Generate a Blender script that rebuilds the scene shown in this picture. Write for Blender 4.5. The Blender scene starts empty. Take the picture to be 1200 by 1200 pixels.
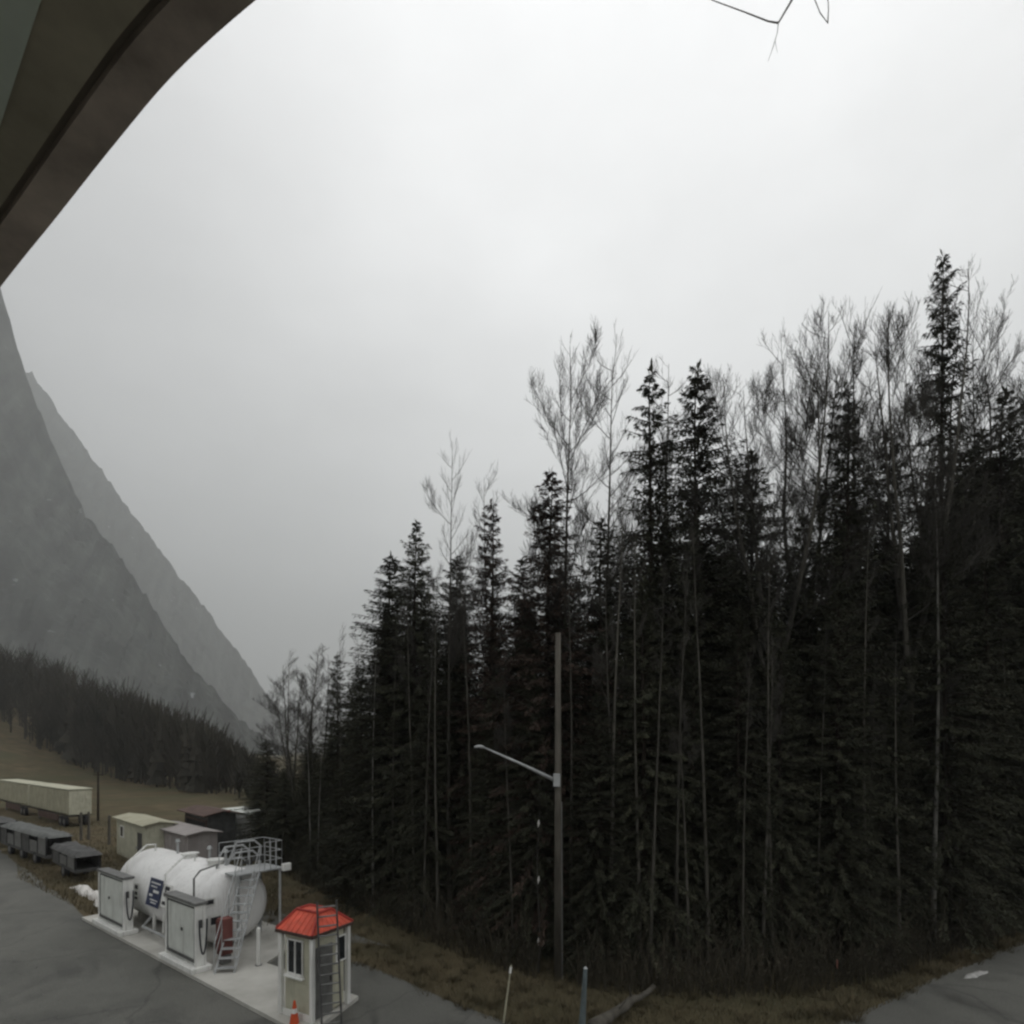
import bpy, math, random
import numpy as np
from mathutils import Vector, Matrix, noise

C = bpy.context.scene
COL = C.collection
R = math.radians
PI = math.pi

# ------------------------------------------------------------------ camera, sky, sun, exposure
CAM_H, HOR, F = 7.44, 880.0, 650.0           # camera height (m), horizon row and focal length on a 1200-px frame
cam = bpy.data.cameras.new('camera')
cam.sensor_width = 36; cam.lens = 36 * F / 1200
cam.shift_y = (HOR - 600) / 1200
cam.clip_start = 0.05; cam.clip_end = 12000
cam_o = bpy.data.objects.new('camera', cam); COL.objects.link(cam_o)
cam_o.location = (0, 0, CAM_H); cam_o.rotation_euler = (R(90), 0, 0)
C.camera = cam_o

SUN_EL, SUN_AZ = R(50), R(60)
w = bpy.data.worlds.new('World'); C.world = w; w.use_nodes = True
nt = w.node_tree; N = nt.nodes; Lk = nt.links
bg = N['Background']; bg.inputs[1].default_value = 0.1
sky = N.new('ShaderNodeTexSky'); sky.sky_type = 'NISHITA'; sky.sun_disc = False
sky.sun_elevation = SUN_EL; sky.sun_rotation = SUN_AZ
tc = N.new('ShaderNodeTexCoord')
sep = N.new('ShaderNodeSeparateXYZ'); Lk.new(tc.outputs['Generated'], sep.inputs[0])
ramp = N.new('ShaderNodeValToRGB'); Lk.new(sep.outputs[2], ramp.inputs[0])
e = ramp.color_ramp.elements
e[0].position = 0.0; e[0].color = (.47, .48, .485, 1)
e[1].position = 0.85; e[1].color = (1, 1, 1, 1)
x = e.new(.30); x.color = (.86, .87, .87, 1)
mp = N.new('ShaderNodeMapping'); mp.inputs['Scale'].default_value = (1.2, 1.2, 2.4)
Lk.new(tc.outputs['Generated'], mp.inputs[0])
ns = N.new('ShaderNodeTexNoise'); ns.inputs['Scale'].default_value = 1.7; ns.inputs['Detail'].default_value = 5
ns.inputs['Roughness'].default_value = .52
Lk.new(mp.outputs[0], ns.inputs['Vector'])
mr = N.new('ShaderNodeMapRange'); mr.inputs[1].default_value = .25; mr.inputs[2].default_value = .75
mr.inputs[3].default_value = 7.9; mr.inputs[4].default_value = 10.8
Lk.new(ns.outputs[0], mr.inputs[0])
# the cloud hangs darker over the hill side of the valley
mx_ = N.new('ShaderNodeMapRange'); mx_.interpolation_type = 'SMOOTHSTEP'
mx_.inputs[1].default_value = -.75; mx_.inputs[2].default_value = .15; mx_.inputs[3].default_value = .52; mx_.inputs[4].default_value = 1.0
Lk.new(sep.outputs[0], mx_.inputs[0])
ml_ = N.new('ShaderNodeMath'); ml_.operation = 'MULTIPLY'; Lk.new(mr.outputs[0], ml_.inputs[0]); Lk.new(mx_.outputs[0], ml_.inputs[1])
sc_ = N.new('ShaderNodeVectorMath'); sc_.operation = 'SCALE'
Lk.new(ramp.outputs[0], sc_.inputs[0]); Lk.new(ml_.outputs[0], sc_.inputs['Scale'])
mx = N.new('ShaderNodeMix'); mx.data_type = 'RGBA'; mx.inputs[0].default_value = .96
Lk.new(sky.outputs[0], mx.inputs[6]); Lk.new(sc_.outputs[0], mx.inputs[7])
Lk.new(mx.outputs[2], bg.inputs[0])

sl = bpy.data.lights.new('sun', 'SUN'); sl.energy = 0.5; sl.angle = R(40); sl.color = (1, .97, .93)
so = bpy.data.objects.new('sun', sl); COL.objects.link(so); so.location = (30, -30, 80)
so.rotation_euler = (R(90) - SUN_EL, 0, PI - SUN_AZ + R(10))

C.view_settings.view_transform = 'Standard'; C.view_settings.look = 'None'
C.view_settings.exposure = 0.93; C.view_settings.gamma = 1.0
C.render.film_transparent = False
C.cycles.use_denoising = True
C.cycles.max_bounces = 5; C.cycles.diffuse_bounces = 3; C.cycles.volume_bounces = 2
C.cycles.pixel_filter_type = 'BLACKMAN_HARRIS'; C.cycles.filter_width = 2.5

# ------------------------------------------------------------------ helpers
def G(px, py, z=0.0):
    d = (CAM_H - z) * F / (py - HOR)
    return Vector(((px - 600) / F * d, d, z))
def P(px, py, d):
    return Vector(((px - 600) / F * d, d, CAM_H + (HOR - py) / F * d))
def lerp(a, b, t): return a + (b - a) * t
def interp(x, pts):
    if x <= pts[0][0]: return pts[0][1]
    for (a, b), (c, d) in zip(pts, pts[1:]):
        if x <= c: return b + (d - b) * (x - a) / (c - a)
    return pts[-1][1]

class MB:
    def __init__(s): s.v = []; s.f = []
    def add(s, vs, fs):
        o = len(s.v); s.v += [tuple(v) for v in vs]; s.f += [tuple(i + o for i in f) for f in fs]; return s
    def box(s, c, size, ax=None):
        c = Vector(c); X, Y, Z = ax if ax else (Vector((1,0,0)), Vector((0,1,0)), Vector((0,0,1)))
        hx, hy, hz = size[0]/2, size[1]/2, size[2]/2
        b = min(hx, hy, hz) * .18
        vs = []
        # chamfered box: 24 vertices
        idx = {}
        for sx in (-1,1):
            for sy in (-1,1):
                for sz in (-1,1):
                    for k in range(3):
                        d = [sx*hx, sy*hy, sz*hz]
                        for m in range(3):
                            if m != k: d[m] -= (sx,sy,sz)[m]*b
                        idx[(sx,sy,sz,k)] = len(vs)
                        vs.append(c + X*d[0] + Y*d[1] + Z*d[2])
        fs = []
        for k in range(3):
            a, bb = [m for m in range(3) if m != k]
            for sg in (-1,1):
                q = []
                for (u, v) in ((-1,-1),(1,-1),(1,1),(-1,1)):
                    t = [0,0,0]; t[k] = sg; t[a] = u; t[bb] = v
                    q.append(idx[(t[0],t[1],t[2],k)])
                if (sg < 0) != (k == 1): q.reverse()
                fs.append(q)
        for k in range(3):           # edges along axis k
            a, bb = [m for m in range(3) if m != k]
            for u in (-1,1):
                for v in (-1,1):
                    def at(sg, kk):
                        t = [0,0,0]; t[k] = sg; t[a] = u; t[bb] = v
                        return idx[(t[0],t[1],t[2],kk)]
                    q = [at(-1,a), at(1,a), at(1,bb), at(-1,bb)]
                    fs.append(q)
        for sx in (-1,1):
            for sy in (-1,1):
                for sz in (-1,1):
                    fs.append([idx[(sx,sy,sz,k)] for k in range(3)])
        return s.add(vs, fs)
    def tube(s, pts, rs, n=6, cap=True):
        pts = [Vector(p) for p in pts]
        if not hasattr(rs, '__len__'): rs = [rs]*len(pts)
        o = len(s.v)
        ref = None
        for i, p in enumerate(pts):
            d = (pts[min(i+1, len(pts)-1)] - pts[max(i-1, 0)])
            if d.length < 1e-9: d = Vector((0,0,1))
            d.normalize()
            if ref is None: ref = Vector((1,0,0)) if abs(d.x) < .8 else Vector((0,1,0))
            a = (ref - d*ref.dot(d)).normalized(); b = d.cross(a); ref = a
            for k in range(n):
                t = 2*PI*k/n
                s.v.append(tuple(p + (a*math.cos(t) + b*math.sin(t))*rs[i]))
        for i in range(len(pts)-1):
            for k in range(n):
                k2 = (k+1) % n
                s.f.append((o+i*n+k, o+i*n+k2, o+(i+1)*n+k2, o+(i+1)*n+k))
        if cap:
            s.f.append(tuple(o+k for k in range(n))[::-1])
            s.f.append(tuple(o+(len(pts)-1)*n+k for k in range(n)))
        return s
    def prism(s, pts, z0, z1):          # vertical extrusion of a plan polygon
        n = len(pts)
        vs = [(p[0], p[1], z0) for p in pts] + [(p[0], p[1], z1) for p in pts]
        fs = [tuple(range(n))[::-1], tuple(range(n, 2*n))]
        fs += [(i, (i+1) % n, n+(i+1) % n, n+i) for i in range(n)]
        return s.add(vs, fs)
    def poly(s, pts):
        return s.add(pts, [tuple(range(len(pts)))])
    def build(s, name, m, parent=None, smooth=False, recalc=True):
        me = bpy.data.meshes.new(name)
        loc = Vector(parent.location) if parent is not None else Vector((0,0,0))
        if parent is not None and parent.parent is not None: loc = loc + Vector(parent.parent.location)
        me.from_pydata([(a-loc.x, b-loc.y, c-loc.z) for a, b, c in s.v], [], s.f)
        me.materials.append(m)
        if recalc and len(s.f) < 6000:
            import bmesh
            bm = bmesh.new(); bm.from_mesh(me); bmesh.ops.recalc_face_normals(bm, faces=bm.faces); bm.to_mesh(me); bm.free()
        if smooth: me.polygons.foreach_set('use_smooth', [True]*len(me.polygons))
        me.update()
        o = bpy.data.objects.new(name, me); COL.objects.link(o)
        if parent is not None: o.parent = parent
        return o

def thing(name, label, cat, loc, group=None):
    o = bpy.data.objects.new(name, None); COL.objects.link(o)
    o.location = loc; o.empty_display_size = .3
    return tag(o, label, cat, group)
def tag(o, label=None, cat=None, group=None, kind=None):
    if label: o['label'] = label
    if cat: o['category'] = cat
    if group: o['group'] = group
    if kind: o['kind'] = kind
    return o
def copy_tree(o, parent=None):
    c = o.copy(); COL.objects.link(c); c.parent = parent
    for ch in list(o.children): copy_tree(ch, c)
    return c

# ------------------------------------------------------------------ materials
def mat(name, col, rough=.8, var=.25, scale=3.0, col2=None, bump=0.0, bscale=20.0, metal=0.0, stretch=(1,1,1), perobj=0.0, spec=.3, detail=6.0, streak=0.0):
    m = bpy.data.materials.new(name); m.use_nodes = True
    nt = m.node_tree; n = nt.nodes; l = nt.links
    b = n['Principled BSDF']
    b.inputs['Roughness'].default_value = rough; b.inputs['Metallic'].default_value = metal
    b.inputs['Specular IOR Level'].default_value = spec
    tc = n.new('ShaderNodeTexCoord'); mp = n.new('ShaderNodeMapping'); mp.inputs['Scale'].default_value = stretch
    l.new(tc.outputs['Object'], mp.inputs[0])
    nz = n.new('ShaderNodeTexNoise'); nz.inputs['Scale'].default_value = scale; nz.inputs['Detail'].default_value = detail
    nz.inputs['Roughness'].default_value = .62
    l.new(mp.outputs[0], nz.inputs['Vector'])
    r = n.new('ShaderNodeValToRGB'); l.new(nz.outputs[0], r.inputs[0])
    c1 = col; c2 = col2 if col2 else tuple(min(1, c*(1+var)) for c in col)
    c0 = tuple(c*(1-var) for c in col) if not col2 else col
    r.color_ramp.elements[0].position = .32; r.color_ramp.elements[0].color = (*c0, 1)
    r.color_ramp.elements[1].position = .70; r.color_ramp.elements[1].color = (*c2, 1)
    out = r.outputs[0]
    if streak:
        mp2 = n.new('ShaderNodeMapping'); mp2.inputs['Scale'].default_value = (6, 6, .5); l.new(tc.outputs['Object'], mp2.inputs[0])
        n2 = n.new('ShaderNodeTexNoise'); n2.inputs['Scale'].default_value = 2.0; n2.inputs['Detail'].default_value = 4; l.new(mp2.outputs[0], n2.inputs['Vector'])
        q = n.new('ShaderNodeMapRange'); q.inputs[1].default_value = .5; q.inputs[2].default_value = .8; q.inputs[3].default_value = 0; q.inputs[4].default_value = streak
        l.new(n2.outputs[0], q.inputs[0])
        mm = n.new('ShaderNodeMix'); mm.data_type = 'RGBA'; l.new(q.outputs[0], mm.inputs[0]); l.new(out, mm.inputs[6]); mm.inputs[7].default_value = (.11, .09, .07, 1)
        out = mm.outputs[2]
    if perobj:
        oi = n.new('ShaderNodeObjectInfo')
        q = n.new('ShaderNodeMapRange'); q.inputs[3].default_value = 1-perobj; q.inputs[4].default_value = 1+perobj
        l.new(oi.outputs['Random'], q.inputs[0])
        vm = n.new('ShaderNodeVectorMath'); vm.operation = 'SCALE'; l.new(out, vm.inputs[0]); l.new(q.outputs[0], vm.inputs['Scale'])
        out = vm.outputs[0]
    l.new(out, b.inputs['Base Color'])
    if bump:
        nb = n.new('ShaderNodeTexNoise'); nb.inputs['Scale'].default_value = bscale; nb.inputs['Detail'].default_value = 5
        l.new(mp.outputs[0], nb.inputs['Vector'])
        bp = n.new('ShaderNodeBump'); bp.inputs['Strength'].default_value = bump; bp.inputs['Distance'].default_value = .05
        l.new(nb.outputs[0], bp.inputs['Height']); l.new(bp.outputs[0], b.inputs['Normal'])
    return m

def ground_mat():
    m = mat('dead_grass', (.060, .050, .030), .95, col2=(.125, .098, .060), scale=.35, bump=.6, bscale=9, spec=.1, detail=9)
    nt = m.node_tree; n = nt.nodes; l = nt.links; b = n['Principled BSDF']
    src = b.inputs['Base Color'].links[0].from_socket
    tc = [q for q in n if q.type == 'TEX_COORD'][0]
    n2 = n.new('ShaderNodeTexNoise'); n2.inputs['Scale'].default_value = .06; n2.inputs['Detail'].default_value = 5
    l.new(tc.outputs['Object'], n2.inputs['Vector'])
    q = n.new('ShaderNodeMapRange'); q.inputs[1].default_value = .42; q.inputs[2].default_value = .62; l.new(n2.outputs[0], q.inputs[0])
    mm = n.new('ShaderNodeMix'); mm.data_type = 'RGBA'; l.new(q.outputs[0], mm.inputs[0]); l.new(src, mm.inputs[6]); mm.inputs[7].default_value = (.068, .066, .038, 1)
    l.new(mm.outputs[2], b.inputs['Base Color'])
    return m
def asphalt_mat():
    m = mat('asphalt', (.088, .088, .079), .82, col2=(.122, .121, .108), scale=.22, bump=.35, bscale=60, spec=.35, detail=10)
    nt = m.node_tree; n = nt.nodes; l = nt.links; b = n['Principled BSDF']
    src = b.inputs['Base Color'].links[0].from_socket
    tc = [q for q in n if q.type == 'TEX_COORD'][0]
    # sealed cracks
    nz = n.new('ShaderNodeTexNoise'); nz.inputs['Scale'].default_value = .5; nz.inputs['Detail'].default_value = 4; l.new(tc.outputs['Object'], nz.inputs['Vector'])
    ad = n.new('ShaderNodeVectorMath'); ad.operation = 'MULTIPLY_ADD'; l.new(nz.outputs['Color'], ad.inputs[0]); ad.inputs[1].default_value = (2.5, 2.5, 0); l.new(tc.outputs['Object'], ad.inputs[2])
    vo = n.new('ShaderNodeTexVoronoi'); vo.feature = 'DISTANCE_TO_EDGE'; vo.inputs['Scale'].default_value = .16; l.new(ad.outputs[0], vo.inputs['Vector'])
    q = n.new('ShaderNodeMapRange'); q.inputs[1].default_value = .004; q.inputs[2].default_value = .012; q.inputs[3].default_value = .3; q.inputs[4].default_value = 0; l.new(vo.outputs[0], q.inputs[0])
    mm = n.new('ShaderNodeMix'); mm.data_type = 'RGBA'; l.new(q.outputs[0], mm.inputs[0]); l.new(src, mm.inputs[6]); mm.inputs[7].default_value = (.03, .03, .03, 1)
    # fine aggregate
    sp = n.new('ShaderNodeTexNoise'); sp.inputs['Scale'].default_value = 28; sp.inputs['Detail'].default_value = 2; l.new(tc.outputs['Object'], sp.inputs['Vector'])
    q2 = n.new('ShaderNodeMapRange'); q2.inputs[1].default_value = .3; q2.inputs[2].default_value = .7; q2.inputs[3].default_value = .82; q2.inputs[4].default_value = 1.18; l.new(sp.outputs[0], q2.inputs[0])
    vm = n.new('ShaderNodeVectorMath'); vm.operation = 'SCALE'; l.new(mm.outputs[2], vm.inputs[0]); l.new(q2.outputs[0], vm.inputs['Scale'])
    # broad damp blotches, oil stains and gravel dust
    n3 = n.new('ShaderNodeTexNoise'); n3.inputs['Scale'].default_value = .42; n3.inputs['Detail'].default_value = 7; n3.inputs['Roughness'].default_value = .7; n3.inputs['Distortion'].default_value = .6
    l.new(tc.outputs['Object'], n3.inputs['Vector'])
    q3 = n.new('ShaderNodeMapRange'); q3.inputs[1].default_value = .50; q3.inputs[2].default_value = .66; q3.inputs[3].default_value = 1.12; q3.inputs[4].default_value = .58; l.new(n3.outputs[0], q3.inputs[0])
    v3 = n.new('ShaderNodeVectorMath'); v3.operation = 'SCALE'; l.new(vm.outputs[0], v3.inputs[0]); l.new(q3.outputs[0], v3.inputs['Scale'])
    q4 = n.new('ShaderNodeMapRange'); q4.inputs[1].default_value = .50; q4.inputs[2].default_value = .66; q4.inputs[3].default_value = .88; q4.inputs[4].default_value = .55; l.new(n3.outputs[0], q4.inputs[0])
    l.new(q4.outputs[0], b.inputs['Roughness'])
    l.new(v3.outputs[0], b.inputs['Base Color'])
    return m

def hill_detail(m):
    # gullies, rock bands and brush run down the fall line; small old snow patches
    nt = m.node_tree; n = nt.nodes; l = nt.links; b = n['Principled BSDF']
    src = b.inputs['Base Color'].links[0].from_socket
    tc = [q for q in n if q.type == 'TEX_COORD'][0]
    def dot(v):
        d = n.new('ShaderNodeVectorMath'); d.operation = 'DOT_PRODUCT'; l.new(tc.outputs['Object'], d.inputs[0]); d.inputs[1].default_value = v; return d.outputs['Value']
    cb = n.new('ShaderNodeCombineXYZ')
    l.new(dot((.922*.045, .387*.045, 0)), cb.inputs[0]); l.new(dot((.387*.006, -.922*.006, 0)), cb.inputs[1]); l.new(dot((0, 0, .006)), cb.inputs[2])
    nz = n.new('ShaderNodeTexNoise'); nz.inputs['Scale'].default_value = 1.0; nz.inputs['Detail'].default_value = 8; nz.inputs['Roughness'].default_value = .6; l.new(cb.outputs[0], nz.inputs['Vector'])
    q = n.new('ShaderNodeMapRange'); q.inputs[1].default_value = .35; q.inputs[2].default_value = .72; q.inputs[3].default_value = .25; q.inputs[4].default_value = 2.6; l.new(nz.outputs[0], q.inputs[0])
    vm = n.new('ShaderNodeVectorMath'); vm.operation = 'SCALE'; l.new(src, vm.inputs[0]); l.new(q.outputs[0], vm.inputs['Scale'])
    n2 = n.new('ShaderNodeTexNoise'); n2.inputs['Scale'].default_value = .035; n2.inputs['Detail'].default_value = 3; l.new(tc.outputs['Object'], n2.inputs['Vector'])
    q2 = n.new('ShaderNodeMapRange'); q2.inputs[1].default_value = .70; q2.inputs[2].default_value = .76; l.new(n2.outputs[0], q2.inputs[0])
    mm = n.new('ShaderNodeMix'); mm.data_type = 'RGBA'; l.new(q2.outputs[0], mm.inputs[0]); l.new(vm.outputs[0], mm.inputs[6]); mm.inputs[7].default_value = (.34, .35, .36, 1)
    l.new(mm.outputs[2], b.inputs['Base Color'])
    return m

M = dict(
    ground=ground_mat(), asphalt=asphalt_mat(),
    concrete=mat('concrete', (.36, .35, .32), .9, col2=(.52, .51, .47), scale=.8, bump=.2, bscale=30, spec=.2),
    white=mat('white_paint', (.72, .72, .69), .5, var=.12, scale=1.5, streak=.55),
    tank=mat('tank_paint', (.80, .795, .78), .42, var=.05, scale=.9, streak=.26, spec=.45),
    panel=mat('panel_paint', (.60, .62, .58), .55, var=.15, scale=1.2, streak=.5),
    darkgrey=mat('dark_metal', (.07, .07, .068), .6, var=.35, scale=3),
    midgrey=mat('grey_metal', (.17, .17, .165), .5, var=.25, scale=3, metal=.3),
    galv=mat('galvanised', (.40, .41, .41), .5, var=.2, scale=4, metal=.3),
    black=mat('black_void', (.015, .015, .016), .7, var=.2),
    glass=mat('window_glass', (.02, .023, .025), .12, var=.2, spec=.5),
    red=mat('red_roof', (.54, .092, .056), .65, var=.35, scale=2.2, streak=.30),
    redp=mat('red_paint', (.34, .04, .03), .5, var=.25),
    dullred=mat('dull_red', (.17, .06, .052), .6, var=.25, streak=.3),
    rust=mat('rusty_roof', (.088, .056, .047), .8, var=.35, scale=2),
    cream=mat('cream_siding', (.46, .45, .35), .75, var=.15, scale=2.0, streak=.5),
    creamroof=mat('pale_roof', (.36, .345, .255), .7, var=.18, scale=1.2, streak=.25),
    lilac=mat('grey_roof', (.30, .275, .265), .7, var=.18, scale=1.2, streak=.2),
    blue=mat('blue_sign', (.030, .040, .085), .5, var=.3, scale=8),
    ink=mat('black_ink', (.025, .025, .03), .6, var=.2),
    orange=mat('cone_orange', (.55, .085, .03), .55, var=.15),
    snow=mat('old_snow', (.62, .60, .57), .9, var=.12, scale=2, bump=.4, bscale=6),
    dirtysnow=mat('dirty_snow', (.26, .26, .25), .9, col2=(.46, .45, .43), scale=5),
    gravel=mat('gravel', (.10, .095, .085), .9, col2=(.24, .23, .21), scale=8),
    bark=mat('grey_bark', (.085, .080, .068), .9, var=.4, scale=5, bump=.5, bscale=25, stretch=(1,1,.25), perobj=.35, spec=.1),
    twig=mat('twig_bark', (.060, .056, .050), .9, var=.35, scale=4, perobj=.25, spec=.1),
    trunk=mat('conifer_bark', (.040, .033, .027), .95, var=.4, scale=5, stretch=(1,1,.3), spec=.1),
    needle=mat('needles', (.026, .029, .019), .85, col2=(.064, .064, .042), scale=1.1, perobj=.3, spec=.15),
    needle_red=mat('needles_brown', (.036, .026, .020), .85, col2=(.075, .052, .040), scale=1.3, spec=.15),
    brush=mat('brush', (.035, .032, .024), .9, col2=(.085, .075, .055), scale=.8, spec=.1),
    straw=mat('straw', (.075, .066, .040), .9, col2=(.145, .120, .075), scale=.6, spec=.1),
    farwood=mat('far_wood', (.028, .028, .022), .95, col2=(.062, .056, .046), scale=.09, spec=.05),
    hill=mat('hill_forest', (.010, .013, .012), .95, col2=(.046, .050, .044), scale=.018, bump=.8, bscale=.1, stretch=(1,1,.35), spec=.05, detail=10),
    soffit=mat('soffit_board', (.36, .325, .25), .75, var=.3, scale=2.5, stretch=(1,1,1), spec=.2),
    fascia=mat('fascia_board', (.46, .39, .335), .7, var=.35, scale=4, spec=.2),
    soffitdark=mat('fascia_gap', (.20, .17, .14), .9, var=.2),
    soffitpale=mat('soffit_pale', (.60, .66, .58), .7, var=.1, scale=3),
    tarp=mat('tarpaulin', (.11, .115, .11), .7, var=.3, scale=2),
    wood=mat('weathered_wood', (.10, .092, .078), .9, var=.35, scale=4, stretch=(1,1,.2), bump=.4, bscale=20, spec=.1),
    wallpaint=mat('hangar_wall', (.24, .25, .23), .7, var=.12, scale=1.0),
    birch=mat('pale_bark', (.15, .145, .13), .85, var=.5, scale=5, stretch=(1,1,.3), perobj=.25, spec=.1),
    bluegrey=mat('bluegrey_paint', (.10, .125, .13), .6, var=.3, scale=5, streak=.3),
)

hill_detail(M['hill'])

# ------------------------------------------------------------------ the setting: ground
def gz(X, Y):
    f = max(0.0, min(1.0, (430 - Y)/190)); f = f*f*(3-2*f)
    t = -X - 85
    if t <= 0: return 0.0
    z = .0021*t*t
    if z > 30: z = 30 + 14*(1-math.exp(-(z-30)/14))
    return z*f
FOREST = [(-250,975),(285,1000),(300,1004),(340,1024),(400,1050),(480,1084),(560,1113),(650,1136),(750,1147),(850,1149),(950,1145),(1050,1128),(1130,1104),(1200,1084),(1320,1058),(1500,1030)]
def build_ground():
    xs = sorted(set([-5600,-3500,-2600,-1900,-1300,-900,-600] + list(range(-420,-60,10)) + list(range(-60,61,6)) + [90,140,220,350,600,1000,1700,2600,3500,5600]))
    ys = sorted(set([-3500,-2000,-900,-400,-150,-60] + list(range(-30,60,6)) + list(range(60,420,12)) + [500,650,900,1300,1900,2700,3600,4600,6000,8200]))
    b = MB(); nx = len(xs)
    for y in ys:
        for x in xs:
            z = gz(x, y)
            if x*.6 + y*.8 > 30 and math.hypot(x, y) < 900 and x < -25: z += .5*noise.noise(Vector((x*.03, y*.03, 0)))
            b.v.append((x, y, z))
    for j in range(len(ys)-1):
        for i in range(nx-1):
            a = j*nx+i; b.f.append((a, a+1, a+1+nx, a+nx))
    tag(b.build('ground', M['ground'], recalc=False, smooth=True), kind='structure')
build_ground()

P1 = G(325, 1195); P0 = G(118, 1086)
U = (P1 - P0).normalized(); U.z = 0; U.normalize()
Nn = Vector((-U.y, U.x, 0))                    # away from the apron, over the pad
def S(s, t, z=0.0): return P1 - U*s + Nn*t + Vector((0, 0, z))
ZUP = Vector((0, 0, 1))

# asphalt apron: one sheet, 4 mm above the ground, with a wavering edge against the grass
edge_px = [(-330,908),(-120,940),(0,997),(50,1033),(85,1060),(118,1086)]
edge = [G(*p) for p in edge_px]
back = [(300,1098),(360,1114),(420,1129),(470,1147),(530,1171),(592,1199),(640,1222),(700,1240),(780,1247),(880,1236),(950,1213),(1000,1195),(1060,1163),(1130,1132),(1200,1104),(1320,1068),(1500,1035)]
edge += [S(15.6, 1.0), S(15.6, 5.5), S(2, 5.8)] + [G(*p) for p in back]
edge2 = []
rng = random.Random(5)
for a, b_ in zip(edge, edge[1:]):
    n_ = max(1, int((b_-a).length/1.2))
    for k in range(n_):
        p = a.lerp(b_, k/n_); edge2.append((p.x + rng.uniform(-.12, .12), p.y + rng.uniform(-.12, .12)))
edge2.append((edge[-1].x, edge[-1].y))
ring = edge2 + [(160, 30), (160, -90), (-200, -90), (-200, 60)]
def flat_sheet(name, pts, z, m):
    import bmesh
    bm = bmesh.new()
    vs = [bm.verts.new((p[0], p[1], z)) for p in pts]
    es = [bm.edges.new((vs[i], vs[(i+1) % len(vs)])) for i in range(len(vs))]
    bmesh.ops.triangle_fill(bm, edges=es, use_beauty=True, normal=(0,0,1))
    me = bpy.data.meshes.new(name); bm.to_mesh(me); bm.free(); me.materials.append(m)
    o = bpy.data.objects.new(name, me); COL.objects.link(o)
    return tag(o, kind='structure')
flat_sheet('apron', ring, .006, M['asphalt'])
# concrete pad, a real step of 0.12 m
PADZ = .12
pad_pts = [S(15.4,-.15), S(-.4,-.15), G(362,1216), G(420,1172), G(312,1132), S(5.2,4.3), S(15.4,4.3)]
pb = MB().prism([(p.x, p.y) for p in pad_pts], -.05, PADZ)
tag(pb.build('pad', M['concrete']), kind='structure')

# ------------------------------------------------------------------ hills in the mist
def spur(name, crest, D0, D1, slope, seed, amp, back=300):
    """a valley spur: crest line (pixel row at a distance), flanks falling to the valley floor before and behind"""
    n, mF, mB = 190, 90, 6
    b = MB(); wdir = Vector((.42, -1, 0)).normalized()
    x0, x1 = crest[0][0], crest[-1][0]
    for i in range(n+1):
        px = lerp(x0, x1, i/n); D = lerp(D0, D1, i/n)
        c = P(px, interp(px, crest), D); c.z = min(c.z, 1950)
        c.z += amp*.35*noise.noise(Vector((px*.05, seed, 0))) + amp*.25*noise.noise(Vector((px*.21, seed, 3))) + amp*.20*noise.noise(Vector((px*.8, seed, 5)))
        run = max(30, c.z)/math.tan(R(slope))
        for j in range(mF + mB + 1):
            if j <= mF:
                t = j/mF; p = c + wdir*run*(1-t); z = lerp(-3, c.z, t**1.12)
            else:
                t = (j-mF)/mB; p = c - wdir*back*t; z = lerp(c.z, -3, t)
            k = math.sin(PI*min(1, max(0, (j/(mF))))) if j <= mF else 0
            q = Vector((p.x*.006, p.y*.006, seed))
            d = amp*(noise.noise(q)*1.6 + noise.noise(q*3.1)*.8 + noise.noise(q*9)*.35) * (.25 + .75*k) if 0 < j < mF else 0
            d += amp*.22*noise.noise(q*24) if 0 < j <= mF else 0
            b.v.append((p.x, p.y, z + d))
    mm = mF+mB+1
    for i in range(n):
        for j in range(mm-1):
            a = i*mm+j; b.f.append((a, a+mm, a+mm+1, a+1))
    return tag(b.build(name, M['hill'], recalc=False), kind='structure')
spur('hill', [(-420,-250),(-200,20),(-60,230),(0,338),(20,405),(45,480),(75,550),(100,600),(140,650),(180,715),(230,785),(290,850),(340,885)], 2100, 950, 42, 1.3, 34)
spur('hill', [(-250,120),(-100,250),(0,380),(50,455),(85,505),(120,552),(170,622),(230,700),(280,765),(310,812),(350,862),(400,890)], 3100, 2500, 42, 7.7, 46)
spur('mountain', [(-300,640),(0,700),(150,760),(250,800),(330,832),(430,845),(560,840),(700,830),(900,800),(1200,780),(1600,760)], 7000, 6600, 34, 4.1, 90)

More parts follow.
